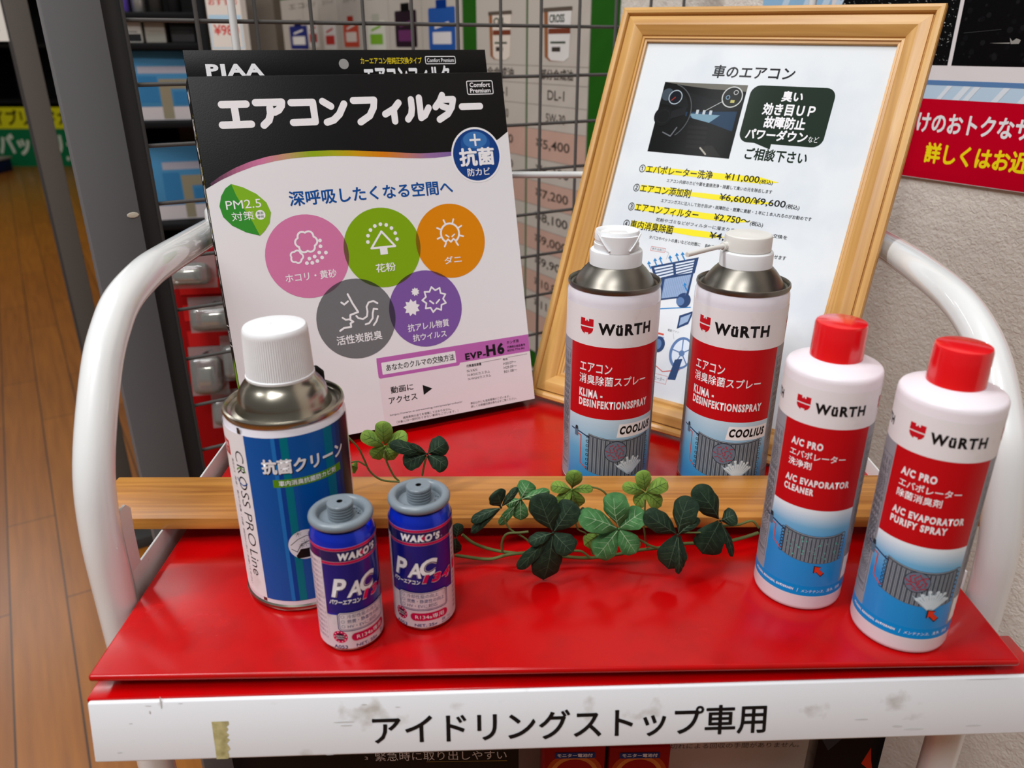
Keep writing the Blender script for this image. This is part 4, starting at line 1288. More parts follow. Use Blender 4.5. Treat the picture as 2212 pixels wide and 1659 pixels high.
# ------------------------------------------------------------------ two white bottles with red caps
bot_white = P('white bottle plastic', (236, 228, 234), 0.38, spec=0.5)
cap_red = P('glossy red cap', (226, 14, 24), 0.22, coat=0.4, spec=0.5)
def bottle(label, loc, turn, kind):
    t = root('cleaner_bottle', label, 'bottle', (loc[0], loc[1], 0.0003), radians(turn))
    lathe_obj('body', [(0.0220, 0.0006), (0.0232, 0.0), (0.0243, 0.0010), (0.0248, 0.0030), (0.0248, 0.1416), (0.0246, 0.1434), (0.0240, 0.1446), (0.0232, 0.1452), (0.0150, 0.1486), (0.0128, 0.1490)], bot_white, t, 80, smooth=40)
    rc = 0.0134
    lathe_obj('screw_cap', [(0.0126, 0.1486), (rc, 0.1490), (rc - 0.0003, 0.1665), (rc - 0.0008, 0.1679), (rc - 0.0016, 0.1683), (0.0004, 0.1684)], cap_red, t, 72, smooth=35)
    A = Art()
    A.rect(-38, 10, 38, 137.8, lab_white, 1)
    A.rect(-38, 10.6, 38, 17.4, P('bottle blue', (8, 138, 212), 0.35), 2)
    A.rect(-24, 17.4, 24, 68, grad('bottle sky ' + kind, [(0, (8, 138, 212)), (.55, (22, 142, 212)), (.8, (110, 178, 218)), (1, (226, 238, 246))], 0.016, 0.066), 2)
    A.rect(-24, 67.6, 24, 117, red_ink, 2)
    sides(A, 24, 38, 17.4, 117, 2)
    shield(A, -18.6, 124.0, -10.6, 132.2, 2)
    A.text('WüRTH', -8.2, 124.4, 18, 130.4, black_ink, 2, bold=0.045)
    shield(A, 30, 124.0, 38, 132.2, 2)
    A.text('TH', -38, 124.4, -30.5, 129.4, black_ink, 2, bold=0.045)
    A.text('A/C PRO', -18, 103.6, -0.8, 108, white_ink, 3, bold=0.05)
    A.text('エバポレーター', -17.8, 97.4, 11.6, 101.6, white_ink, 3, bold=0.015)
    A.text('洗浄剤' if kind == 'cleaner' else '除菌消臭剤', -17.8, 91.4, -5 if kind == 'cleaner' else 3.6, 95.8, white_ink, 3, bold=0.015)
    A.text('A/C EVAPORATOR', -18.2, 81.6, 16.8, 85.8, white_ink, 3, bold=0.05)
    if kind == 'cleaner':
        A.text('CLEANER', -18.2, 76.0, -1.6, 80.2, white_ink, 3, bold=0.05)
    else:
        A.text('PURIFY SPRAY', -18.2, 76.0, 9.2, 80.2, white_ink, 3, bold=0.05)
    if kind == 'cleaner':
        radiator(A, -13.6, 19.4, 52.8, 36.4, 2.2, 3, dots=True)
        arrow(A, 5.4, 31.8, 1.15, 6)
    else:
        radiator(A, -14.6, 21.6, 55.4, 35.4, 2.6, 3, circle=(1.4, 46.4, 6.4), steam=(10.5, 29.5, 13))
        arrow(A, 9.4, 30.4, 1.25, 14)
    A.text('PFLEGEN, REINIGEN, ENTFERNEN', -31.4, 13.2, -3.4, 15.0, white_ink, 3, bold=0.04, shear=0.2)
    A.stroke([(-1.4, 13.0), (-1.0, 15.4)], .2, white_ink, 3)
    A.text('メンテナンス、洗浄、除菌', 0.8, 13.0, 26, 15.2, white_ink, 3, shear=0.15)
    A.rect(25.4, 19, 32, 34, white_ink, 4)
    A.build('label', t, wrap(0.02485), cut=2.2, smooth=True)
    return t
bottle('white red-capped bottle with a plain radiator picture, the left one of the pair', (0.1722, 0.3877), -18.2, 'cleaner')
bottle('white red-capped bottle with a steam cloud on its picture, at the right front corner', (0.2174, 0.3525), -24, 'purify')

# ------------------------------------------------------------------ artificial clover vine
LEAVES=[
 ('light',(-85.6,467.0,52.8),[(-85.2,463.9,71.8,11.0),(-100.3,466.4,62.8,9.1),(-70.3,465.0,62.5,9.6),(-80.0,466.8,42.4,10.2),(-94.9,467.0,43.5,9.1)]),
 ('dark',(-56.9,463.0,49.0),[(-80.7,458.5,59.1,7.9),(-67.0,458.1,59.0,3.5),(-44.2,464.7,57.0,12.0),(-43.5,460.1,40.4,10.6),(-72.9,459.9,43.2,11.4)]),
 ('mid',(5.2,408.0,47.7),[(10.6,411.0,57.7,10.6),(22.3,406.8,54.3,5.5),(-3.8,409.7,42.5,5.3),(5.3,406.8,33.5,8.4),(-8.0,408.1,29.1,5.0)]),
 ('dark',(-6.6,398.0,48.2),[(-8.8,394.2,60.9,10.8),(-24.9,398.1,38.5,5.9),(-25.2,399.9,29.1,5.2),(3.1,397.2,62.2,4.2)]),
 ('dark',(24.2,388.0,37.2),[(15.7,388.9,62.4,15.8),(35.7,388.4,57.2,13.7),(35.7,383.5,26.5,12.3),(19.0,389.1,2.2,16.0),(3.2,387.7,11.4,7.1),(9.7,385.4,32.1,6.8)]),
 ('light',(36.4,412.0,52.2),[(37.6,407.2,67.0,9.0),(23.6,413.9,53.8,7.0),(49.0,410.8,53.6,5.1),(27.5,412.8,39.4,8.0),(41.8,414.0,38.6,8.7)]),
 ('light',(81.9,414.0,48.9),[(79.0,414.7,63.3,8.8),(95.3,416.4,54.9,8.8),(67.8,412.2,54.6,6.8),(92.8,415.4,38.2,9.0),(75.9,412.6,40.4,8.0)]),
 ('mid',(63.1,390.0,38.6),[(59.2,392.5,60.3,14.0),(77.4,392.0,49.5,12.4),(39.5,385.8,50.2,12.9),(49.9,386.1,20.7,13.5),(73.7,386.7,23.5,11.7)]),
 ('dark',(97.8,388.0,35.8),[(102.6,390.7,59.5,13.9),(77.7,386.5,51.5,11.4),(93.9,388.0,11.2,15.8),(99.9,385.4,9.3,4.6),(108.9,387.1,47.4,5.0)]),
 ('dark',(126.1,402.0,36.2),[(109.7,400.1,60.1,13.2),(133.8,399.8,42.1,9.9),(117.4,401.7,12.4,16.3),(136.6,401.7,10.3,4.7)]),
 ('light',(52.9,404.0,24.9),[(44.8,406.2,15.4,8.6),(51.6,404.5,30.3,5.9)]),
 ('dark',(-34.5,402.0,23.4),[(-32.3,404.4,32.5,6.6),(-35.3,403.9,10.8,7.1)]),
 ('light',(-108.6,464.0,39.4),[(-105.0,466.9,35.9,7.6),(-112.6,464.4,40.7,7.6)]),
 ('dark',(47.0,410.0,36.7),[(51.9,406.3,40.1,3.6),(41.7,411.9,37.6,4.1)]),
]
STEMS=[
 (1.25,[(-36.0,408.5,6.5),(-15.0,408.5,3.5),(-1.4,408.5,7.2),(17.1,408.5,8.7),(29.5,408.5,6.0),(48.1,408.5,4.5),(66.5,408.5,7.2),(78.7,408.5,10.2),(90.9,408.5,11.9),(109.0,408.5,15.3),(127.4,408.5,15.3),(141.7,408.5,19.0),(152.8,408.5,23.3)]),
 (1.20,[(-31.1,411.0,20.2),(-24.8,411.0,14.3),(-17.5,411.0,10.6),(-7.6,411.0,7.7),(4.8,411.0,5.9)]),
 (0.70,[(-5.5,405.0,37.8),(-1.4,405.0,28.6),(8.3,405.0,21.4),(17.0,405.0,11.9)]),
 (0.90,[(-6.0,404.0,11.9),(-6.2,404.0,19.2),(-3.2,404.0,25.4),(4.7,404.0,26.4),(10.1,404.0,27.1)]),
 (0.60,[(36.8,408.0,50.5),(39.9,408.0,28.0),(46.2,408.0,22.2),(50.4,408.0,7.6)]),
 (0.70,[(47.9,412.0,54.0),(53.8,412.0,52.2),(58.2,412.0,47.8),(62.9,412.0,38.2)]),
 (0.70,[(80.8,408.0,47.7),(81.1,408.0,36.5),(80.9,408.0,30.8),(83.9,408.0,13.5)]),
 (0.90,[(68.2,402.0,27.7),(79.4,402.0,21.7),(84.5,402.0,18.4),(89.4,402.0,16.5)]),
 (0.90,[(29.0,404.0,17.7),(37.6,404.0,13.4),(43.1,404.0,12.6),(48.2,404.0,8.2)]),
 (0.70,[(106.2,405.0,25.7),(113.4,405.0,25.7),(129.1,405.0,26.4),(133.2,405.0,21.4)]),
 (0.90,[(129.6,408.0,28.7),(139.2,408.0,29.4),(147.3,408.0,32.3),(152.2,408.0,27.3)]),
 (0.80,[(-108.8,464.0,61.1),(-102.9,464.0,52.9),(-99.6,464.0,44.0),(-96.3,464.0,34.9),(-88.7,464.0,28.4),(-76.7,464.0,26.9)]),
 (0.80,[(-85.7,465.0,50.9),(-84.7,465.0,41.9),(-80.7,465.0,31.2),(-77.3,465.0,27.0)]),
 (0.80,[(-57.6,463.0,46.8),(-59.7,463.0,38.5),(-60.9,463.0,32.4)]),
 (0.70,[(-108.4,464.0,42.2),(-103.7,464.0,42.8),(-98.7,464.0,39.4)]),
]
vine = root('clover_vine', 'artificial clover vine with dark and pale green leaves trailing along the board', 'artificial plant', (0.05, 0.41, 0))
VO = Vector((0.05, 0.41, 0))
stem_m = P('vine stem', (92, 100, 56), 0.45)
LEAF = {'dark': (P('dark green leaf', (30, 46, 34), 0.6, noise=((40, 60, 42), 300, 0.4, 0.7), bump=(1500, 0.3)), P('dark leaf vein', (74, 92, 72), 0.6)),
        'mid': (P('mid green leaf', (58, 104, 58), 0.6, noise=((82, 132, 80), 160, 0.4, 0.7), bump=(1500, 0.3)), P('pale leaf vein', (150, 176, 136), 0.6)),
        'light': (P('pale green leaf', (120, 148, 62), 0.6, noise=((98, 132, 56), 200, 0.4, 0.7), bump=(1500, 0.3)), P('olive leaf vein', (70, 92, 40), 0.6))}
def petal(bm, c, tip, width, up_n, cup, ragged, rnd):
    c = Vector(c); tip = Vector(tip)
    ax = tip - c
    L = ax.length
    ax.normalize()
    n = (up_n - ax * up_n.dot(ax)).normalized()
    sd = ax.cross(n)
    NU, NV = 20, 8
    base = 0.05 * L
    def half(u):
        return width * 0.5 * ((0.14 + 0.86 * sin(pi / 2 * u / .6) ** 1.1) if u < .6 else max(1 - ((u - .6) / .4) ** 3.2, 0) ** 0.5)
    def pt(u, v, lift=0.0):
        w_ = half(u) * (1 + ragged * 0.045 * sin(u * 17 + rnd + v * 2) * min(max(u - .3, 0) * 5, 1))
        x = base + (L - base) * u
        if u > .96 and ragged:
            x += 0.0
        z = -cup * width * (v * v) * 0.35 + cup * L * 0.22 * sin(pi * u) - 0.06 * width * abs(v) ** 0.5 * cup
        return c + ax * x + sd * (w_ * v) + n * (z + lift)
    g = [[bm.verts.new(pt(sin(pi / 2 * i / NU) ** 0.9, -1 + 2 * j / NV)) for j in range(NV + 1)] for i in range(NU + 1)]
    for i in range(NU):
        for j in range(NV):
            f = bm.faces.new((g[i][j], g[i + 1][j], g[i + 1][j + 1], g[i][j + 1]))
            f.material_index = 0
            f.smooth = True
    # veins: midrib and side ribs, a hair above the blade
    def vein(uv, w0, w1):
        a = []
        m = len(uv)
        for k, (u, v) in enumerate(uv):
            p = pt(u, v, 0.00016)
            q = pt(min(uv[min(k + 1, m - 1)][0] + 1e-4, 1), uv[min(k + 1, m - 1)][1], 0.00016) - pt(uv[max(k - 1, 0)][0], uv[max(k - 1, 0)][1], 0.00016)
            q.normalize()
            s_ = q.cross(n)
            if s_.length < 1e-6:
                s_ = sd.copy()
            s_.normalize()
            ww = w0 + (w1 - w0) * k / (m - 1)
            a.append((bm.verts.new(p + s_ * ww), bm.verts.new(p - s_ * ww)))
        for (p, q), (r, s) in zip(a, a[1:]):
            bm.faces.new((p, r, s, q)).material_index = 1
    vein([(k / 9 * .9 + 0.02, 0.0) for k in range(10)], 0.00022, 0.0001)
    for k in range(3):
        u0 = .22 + .2 * k
        for sg in (-1, 1):
            vein([(u0 + .2 * q / 4, sg * .72 * q / 4) for q in range(5)], 0.00013, 0.00006)
    return g
CAMP = Vector((0, 0, 0.30))
random.seed(21)
for kind, c, ps in LEAVES:
    c = Vector(c) * 0.001
    bm = bmesh.new()
    tocam = (CAMP - c).normalized()
    for k, (x, y, z, w_) in enumerate(ps):
        tp = Vector((x, y, z)) * 0.001
        un = (tocam + Vector((random.uniform(-.35, .35), random.uniform(-.1, .1), random.uniform(-.1, .45)))).normalized()
        petal(bm, c - VO, tp - VO, w_ * 0.00112, un, random.uniform(.25, .6), 1.0 if kind != 'light' else .3, random.uniform(0, 6))
    bmesh.ops.create_icosphere(bm, subdivisions=1, radius=0.0009, matrix=Matrix.Translation(c - VO))
    me = bpy.data.meshes.new('leaf')
    bm.to_mesh(me); bm.free()
    me.materials.append(LEAF[kind][0]); me.materials.append(LEAF[kind][1])
    o = bpy.data.objects.new('leaf', me)
    COL.objects.link(o)
    o.parent = vine
    o['label'] = {'dark': 'dark green clover leaf', 'mid': 'mid green clover leaf', 'light': 'pale yellow green clover leaf'}[kind]
for r, pts in STEMS:
    tube_obj('stem', smooth_path([Vector(p) * 0.001 - VO for p in pts], 6), r * 0.00085, stem_m, vine, 10)

# ------------------------------------------------------------------ grey display stand with its wire grid, behind the cart
post_grey = P('grey steel upright', (104, 104, 106), 0.5)
post_dark = P('dark and shaded steel', (66, 64, 63), 0.5)
wire_grey = P('grey wire', (98, 96, 94), 0.4, metal=0.2)
gs = root('grid_display_stand', 'grey steel upright with a wire grid panel behind the cart', 'display stand', (0.0313, 0.92, -ZS), RB)
zf = ZS
bm = bmesh.new()
add_box(bm, -0.468, -0.4255, -0.012, 0.030, 0.0, zf + 0.75, bev=0.0012)
finish('upright', bm, post_grey, gs, 40)
bm = bmesh.new()
add_box(bm, -0.4250, -0.4105, 0.002, 0.026, 0.0, zf + 0.75, bev=0.001)
add_box(bm, -0.4108, -0.4080, -0.004, 0.028, 0.0, zf + 0.75, bev=0.0006)
finish('side_channel', bm, post_dark, gs, 40)  # the channel's recess shade is put into its darker grey colour
bm = bmesh.new()
add_lathe(bm, [(0.0001, 0), (0.0035, 0.0002), (0.005, 0.0003), (0.0042, 0.0005), (0.0001, 0.0006)], 9)
bmesh.ops.transform(bm, matrix=Matrix.Translation((-0.4315, -0.0122, zf + 0.165)) @ Matrix.Rotation(pi / 2, 4, 'X') @ Matrix.Diagonal((1.0, .5, 1, 1)), verts=bm.verts)
finish('paint_chip', bm, P('bare filler', (206, 198, 180), 0.7), gs)
bm = bmesh.new()
for k in range(-11, 13):
    z = zf + 0.0200 + 0.05 * k
    add_tube(bm, [(-0.4095, 0.003, z), (-0.1, 0.003, z), (0.215, 0.003, z)], 0.0018, 8)
for k in range(0, 12):
    s_ = 0.201 - 0.0503 * k
    add_tube(bm, [(s_, 0.0, zf - 0.56), (s_, 0.0, zf), (s_, 0.0, zf + 0.66)], 0.0018, 8)
finish('wire_grid', bm, wire_grey, gs, 60)
bm = bmesh.new()
add_box(bm, -0.47, -0.40, -0.12, 0.12, 0.0, 0.03, bev=0.002)
finish('base_foot', bm, post_dark, gs, 40)

ru = root('shelf_upright', 'slim grey steel upright standing on the wooden floor at the left', 'shelf post', (-0.80, 1.40, -ZS), RB)
bm = bmesh.new()
add_box(bm, -0.017, 0.017, -0.012, 0.012, 0.0, zf + 0.9, bev=0.001)
finish('post', bm, P('taupe steel', (88, 83, 78), 0.5), ru, 40)
bm = bmesh.new()
add_box(bm, -0.03, 0.03, -0.05, 0.05, 0.0, 0.025, bev=0.002)
finish('base_foot', bm, post_dark, ru, 40)

# ------------------------------------------------------------------ posters on the wall
def wall_root(name, label, cat, s, z, off=0.0012):
    return root(name, label, cat, wall_pt(s, z, off), RW)
wp = wall_root('wall_poster', 'large poster with two dark car photos over a red strip of white and yellow lettering', 'poster', 0, 0, 0.004)
pan = box_obj('panel', (-0.300, 0.62, 0.0, 0.0036, 0.178, 0.60), P('poster white', (226, 220, 220), 0.35), wp)
pb = lambda r, g, b: P('poster %d %d %d' % (r, g, b), (r, g, b), 0.3)
A = Art()
A.rect(-300, 178.5, 620, 253, pb(196, 0, 34), 1)
A.rect(-300, 253, 620, 270, pb(190, 212, 230), 1)
A.rect(-300, 265.6, 620, 270, pb(92, 130, 178), 2)
for x, w_ in ((-68, 5), (-52, 7), (-42, 6), (-15, 6), (8, 7), (40, 8), (80, 6), (-120, 8), (-96, 5)):
    A.poly([(x, 253), (x + w_, 253), (x + w_ + 9, 265.5), (x + 9, 265.5)], pb(222, 230, 238), 3)
A.rect(-300, 283.4, -205, 590, pb(150, 190, 222), 1)
for x in (-290, -260, -235, -218):
    A.poly([(x, 300), (x + 9, 300), (x + 60, 420), (x + 51, 420)], pb(196, 216, 234), 2)
A.rect(-196.5, 283.2, -63.4, 560, pb(12, 12, 13), 1)
A.rect(-59.6, 283.2, 520, 560, pb(10, 10, 12), 1)
random.seed(31)
drop = [pb(120, 122, 120), pb(190, 192, 190), pb(70, 72, 72)]
for k in range(900):
    x, y = random.uniform(-196, -65), 284 + 100 * random.random()
    q = random.uniform(.25, .7)
    a = random.uniform(-.3, .3) - .2
    L = random.uniform(.2, 1.8) * (1 if y > 300 else .5)
    A.stroke([(x, y), (min(x + L * cos(a), -63.8), y + L * sin(a))], q, random.choice(drop), 2, caps=False)
for k in range(60):
    x, y = random.uniform(-56, 60), 288 + 60 * random.random()
    A.circ(x, y, random.uniform(1, 3), random.choice((pb(20, 20, 22), pb(26, 26, 28), pb(16, 16, 19))), 2 + k % 2, n=16)
A.poly([(-28, 302.6), (-10, 303.0), (-10, 302.2)], pb(170, 166, 160), 4)
A.poly([(-11, 307), (-8, 304.2), (-5, 306.4), (-1, 305), (-2, 302), (-9, 301.8)], pb(150, 146, 140), 4)
A.poly([(-54, 311.5), (-20, 314), (-20, 313.6), (-54, 311)], pb(60, 60, 62), 4)
A.text('だけのおトクなサービス', -98.6, 222.6, 74, 240.4, white_ink, 3, bold=0.03)
A.text('詳しくはお近くのスタッフまで', -67.5, 194.2, 163, 212.6, yellow_ink, 3, bold=0.035)
A.build('poster_print', wp, flat(y0=-0.00005), eps=8e-5, into=pan)

pbd = wall_root('price_board', 'green edged oil price board with rows of picture cards on the wall', 'price board', 0, 0, 0.008)
box_obj('board', (-2.262, -0.565, 0, 0.006, -0.27, 0.46), P('price board green', (34, 92, 20), 0.5), pbd)
card = P('price card', (196, 187, 176), 0.5)
card_d = P('card line', (150, 142, 134), 0.5)
pinkc = P('card pink', (200, 164, 148), 0.5)
inkb = P('card ink', (66, 58, 52), 0.5)
bottles = [(-2.03, (36, 44, 120), (240, 236, 230)), (-1.90, (226, 220, 214), (180, 40, 40)), (-1.765, (232, 226, 220), (200, 50, 44)), (-1.61, (206, 74, 48), (236, 220, 208)), (-1.45, (214, 212, 196), (120, 170, 40)), (-1.285, (40, 22, 34), (110, 50, 100)), (-1.115, (40, 90, 170), (230, 226, 226))]
edges = [-2.215, -1.965, -1.83, -1.685, -1.53, -1.368, -1.20, -1.024]
for k, (sx_, c1, c2) in enumerate(bottles):
    x0, x1 = edges[k] + .002, edges[k + 1] - .002
    cd = box_obj('oil_card', (x0, x1, -0.002, -0.0002, 0.255, 0.425), card, pbd)
    A = Art()
    h0, h1 = 292 + 6 * (k % 2), 368 if k < 5 else 384
    x = sx_ * 1000 + 4
    w_ = 330 * (edges[k + 1] - edges[k])
    A.rect(x - w_, h0, x + w_, h1 - 14, P('oil pack %d' % k, c1, 0.4), 1, rad=5)
    A.rect(x - w_ * .4, h1 - 16, x + w_ * .4, h1, P('oil pack cap %d' % k, tuple(max(0, q - 40) for q in c1), 0.4), 1, rad=2)
    A.rect(x - w_ * .7, h0 + 12, x + w_ * .7, h0 + 34, P('oil pack label %d' % k, c2, 0.4), 2, rad=2)
    A.stroke([(x - w_ * .5, h0 + 42), (x + w_ * .5, h0 + 50)], 5, P('oil pack label %d' % k, c2, 0.4), 2)
    A.text(('エコ', 'レーシング', 'ストリート', 'スポーツ', 'エコ', 'ターボ', 'ディーゼル')[k], x - w_ * .8, 398, x + w_ * .9, 410, inkb, 1)
    A.build('card_print', cd, flat(y0=-0.002), eps=1e-4, into=cd)
rowz = [425, 270.5, 243, 210, 171, 112, 80, 48, 14, -20, -54, -88, -122, -156]
for ci, (x0, x1) in enumerate(((-0.970, -0.802), (-0.795, -0.624))):
    cd = box_obj('price_card', (x0, x1, -0.002, -0.0002, -0.235, 0.425), card, pbd)
    A = Art()
    X0, X1 = x0 * 1000, x1 * 1000
    cx = (X0 + X1) / 2
    rw = [425, 270.5, 243, 210, 171, 122, 84, 42, 2, -38, -78, -118, -158, -198]
    for k, z in enumerate(rw[1:]):
        A.stroke([(X0, z), (X1, z)], 1.0, card_d, 2, caps=False)
    for k in (4, 6, 8, 10, 12):
        A.rect(X0, rw[k + 1], X1, rw[k], pinkc, 1)
    c = (P('can cream', (226, 214, 200), 0.4), P('can white', (228, 224, 220), 0.4))[ci]
    A.poly([(cx - 38, 352), (cx + 38, 352), (cx + 34, 284), (cx + 20, 278), (cx - 20, 278), (cx - 34, 284)], P('can back', (28, 24, 22) if ci else (150, 96, 62), 0.4), 3)
    A.poly([(cx - 26, 352), (cx + 38, 352), (cx + 34, 284), (cx + 20, 278), (cx - 16, 279), (cx - 24, 284)], c, 4)
    A.rect(cx - 40, 350, cx + 40, 356, P('can rim', (96, 84, 74), 0.4), 5, rad=1.5)
    A.rect(cx - 24, 318, cx + 36, 326, P('can band', (196, 60, 50) if ci else (120, 60, 40), 0.4), 5)
    A.text('CROSS' if ci else 'OIL', cx - 22, 334, cx + 20, 346, P('can ink', (40, 60, 40), 0.4), 5, bold=.03)
    A.rect(cx - 18, 304, cx + 24, 307, P('can ink', (40, 60, 40), 0.4), 5)
    A.rect(cx - 14, 292, cx + 10, 299, inkb, 5)
    A.text('全合成油' if ci == 0 else '部分合成油', cx - 46, 250, cx + 46, 266, inkb, 3, bold=.02)
    A.text('DL-1', cx - 24, 219, cx + 24, 234, inkb, 3, bold=.01)
    A.text('5W-30', cx - 28, 183, cx + 28, 198, inkb, 3, bold=.01)
    for k, s_ in enumerate((('¥4,400', '¥5,300', '¥6,200', '¥7,100', '¥8,000', '¥8,900', '¥9,800', '¥10,700'), ('¥5,400', '¥6,300', '¥7,200', '¥8,100', '¥9,000', '¥9,900', '¥10,800', '¥11,700'))[ci]):
        z = rw[4 + k]
        hgt = (rw[4 + k] - rw[5 + k])
        A.text(s_, X0 + 28, z - hgt / 2 - 9, X0 + 128, z - hgt / 2 + 9, inkb, 3, bold=.012)
    A.build('card_print', cd, flat(y0=-0.002), eps=1e-4, into=cd)

# ------------------------------------------------------------------ shelving with goods, seen through the grid at the left
rk = root('goods_rack', 'black shop rack behind the wire grid holding blue cartons', 'shop rack', (-0.705, 1.62, -ZS), radians(12))
black_steel = P('black rack steel', (20, 20, 21), 0.5)
for x in (-0.13, 0.105):
    box_obj('rack_post', (x, x + 0.02, -0.02, 0.30, 0, zf + 0.62), black_steel, rk, 0.001)
box_obj('back_panel', (-0.13, 0.125, 0.29, 0.30, 0.0, zf + 0.62), P('rack back', (26, 24, 23), 0.6), rk)
RZ = (-0.33, -0.035, 0.165, 0.306, 0.3585)
for z in RZ:
    box_obj('rack_shelf', (-0.11, 0.105, -0.02, 0.29, zf + z - 0.012, zf + z), black_steel, rk, 0.001)
def on_rack(x, y, z, yaw=0):
    c_, s_ = cos(radians(12)), sin(radians(12))
    return (-0.705 + c_ * x - s_ * y, 1.62 + s_ * x + c_ * y, z), radians(12 + yaw)
blue_c = P('blue carton', (72, 134, 176), 0.45)
def carton(label, x, y, z, w_, d_, h_, yaw, band=True):
    loc, rz = on_rack(x, y, z, yaw)
    t = root('blue_carton', label, 'box', loc, rz)
    cb_ = box_obj('carton', (-w_ / 2, w_ / 2, 0, d_, 0, h_), blue_c, t, 0.0015)
    A = Art()
    W_, H_ = w_ * 1000, h_ * 1000
    A.rect(-W_ / 2 + 2, 1, W_ / 2 - 2, H_ * .2, P('carton band', (206, 196, 196), 0.45), 1)
    A.rect(-W_ / 2 + W_ * .22, H_ * .68, W_ / 2 - 3, H_ * .78, P('carton pink', (168, 166, 178), 0.45), 1)
    A.rect(-W_ * .02, H_ * .02, W_ * .13, H_ * .58, P('parcel tape', (146, 136, 112), 0.45), 2)
    A.rect(-W_ * .02, H_ * .46, W_ * .4, H_ * .6, P('parcel tape', (146, 136, 112), 0.45), 2)
    A.rect(-W_ / 2 + W_ * .2, H_ * .26, -W_ * .04, H_ * .64, P('carton deep', (56, 120, 168), 0.45), 1)
    A.rect(W_ * .16, H_ * .24, W_ * .44, H_ * .42, P('carton deep', (56, 120, 168), 0.45), 1)
    A.build('carton_print', t, flat(y0=-0.0001), into=cb_)
    A = Art()
    D_ = d_ * 1000
    for k in range(6):
        A.rect(4 + k * D_ / 8, 2, 7 + k * D_ / 8, H_ * .22, P('carton band', (206, 196, 196), 0.45), 1)
    A.build('side_print', t, lambda x, y, e: Vector((-w_ / 2 - 0.0001 - e, d_ - x, y)), into=cb_)
    return t
carton('large blue carton with brown tape on the upper visible rack shelf', 0.022, 0.005, 0.1653, 0.135, 0.2, 0.127, 2)
carton('blue carton with a pale label band on the lower rack shelf', 0.030, 0.03, -0.0347, 0.125, 0.18, 0.150, 8)
def rack_box(name, label, cat, x, y, z, w_, d_, h_, c, c2=None, yaw=0):
    loc, rz = on_rack(x, y, z, yaw)
    o = root(name, label, cat, loc, rz)
    bb_ = box_obj('box_body', (-w_ / 2, w_ / 2, 0, d_, 0, h_), P('goods %d %d %d' % c, c, 0.45), o, 0.001)
    if c2:
        A = Art()
        W_, H_ = w_ * 1000, h_ * 1000
        A.rect(-W_ / 2 + 2, 2, W_ / 2 - 2, H_ * .42, P('goods %d %d %d' % c2, c2, 0.45), 1)
        A.rect(-W_ * .3, H_ * .5, W_ * .3, H_ * .54, P('goods %d %d %d' % c2, c2, 0.45), 1)
        A.build('box_print', o, flat(y0=-0.0001), into=bb_)
    return o
rack_box('product_box', 'small white and black product box left of a grey one on the rack', 'box', -0.014, 0.0, 0.3063, 0.038, 0.1, 0.036, (196, 192, 184), (40, 40, 42))
rack_box('product_box', 'grey white product box beside the white and black one on the rack', 'box', 0.0285, 0.002, 0.3063, 0.036, 0.1, 0.038, (170, 164, 152), (150, 146, 136), 0)
rack_box('product_box', 'black product box behind the top of the filter box', 'box', 0.078, 0.0, 0.3063, 0.044, 0.1, 0.036, (34, 32, 32), (52, 50, 50))
rack_box('product_box', 'brown upright product box under the large blue carton', 'box', 0.05, 0.10, 0.1156, 0.05, 0.06, 0.035, (112, 82, 58))
def rack_bottle(label, x, z, c, capc, r=0.014, h=0.05, metal=0.0):
    loc, rz = on_rack(x, 0.03, z)
    o = root('product_bottle', label, 'bottle', loc, rz)
    lathe_obj('bottle_body', [(r * .9, 0), (r, .003), (r, h * .62), (r * .7, h * .74), (r * .45, h * .8), (r * .45, h * .84)], P('bottle %d %d %d' % c, c, 0.3, metal), o, 24)
    lathe_obj('bottle_cap', [(r * .5, h * .82), (r * .5, h), (r * .1, h)], P('bottle %d %d %d' % capc, capc, 0.3, metal), o, 20)
for lab, x, c, cc, m in (('purple and white small bottle at the left end of the top rack row', -0.028, (92, 70, 160), (200, 190, 210), 0), ('shiny silver small bottle on the top rack row', 0.002, (206, 204, 200), (220, 218, 214), .9), ('dark grey small bottle right of the silver one on the top rack row', 0.033, (70, 66, 62), (120, 116, 110), .6), ('black small bottle on the top rack row above the black product box', 0.066, (36, 34, 34), (90, 86, 82), .3)):
    rack_bottle(lab, x, 0.3588, c, cc, 0.0125, 0.075, m)
rack_bottle('small white bottle on top of the lower blue carton', -0.045, 0.1156, (214, 208, 200), (150, 140, 130), 0.011, 0.034)
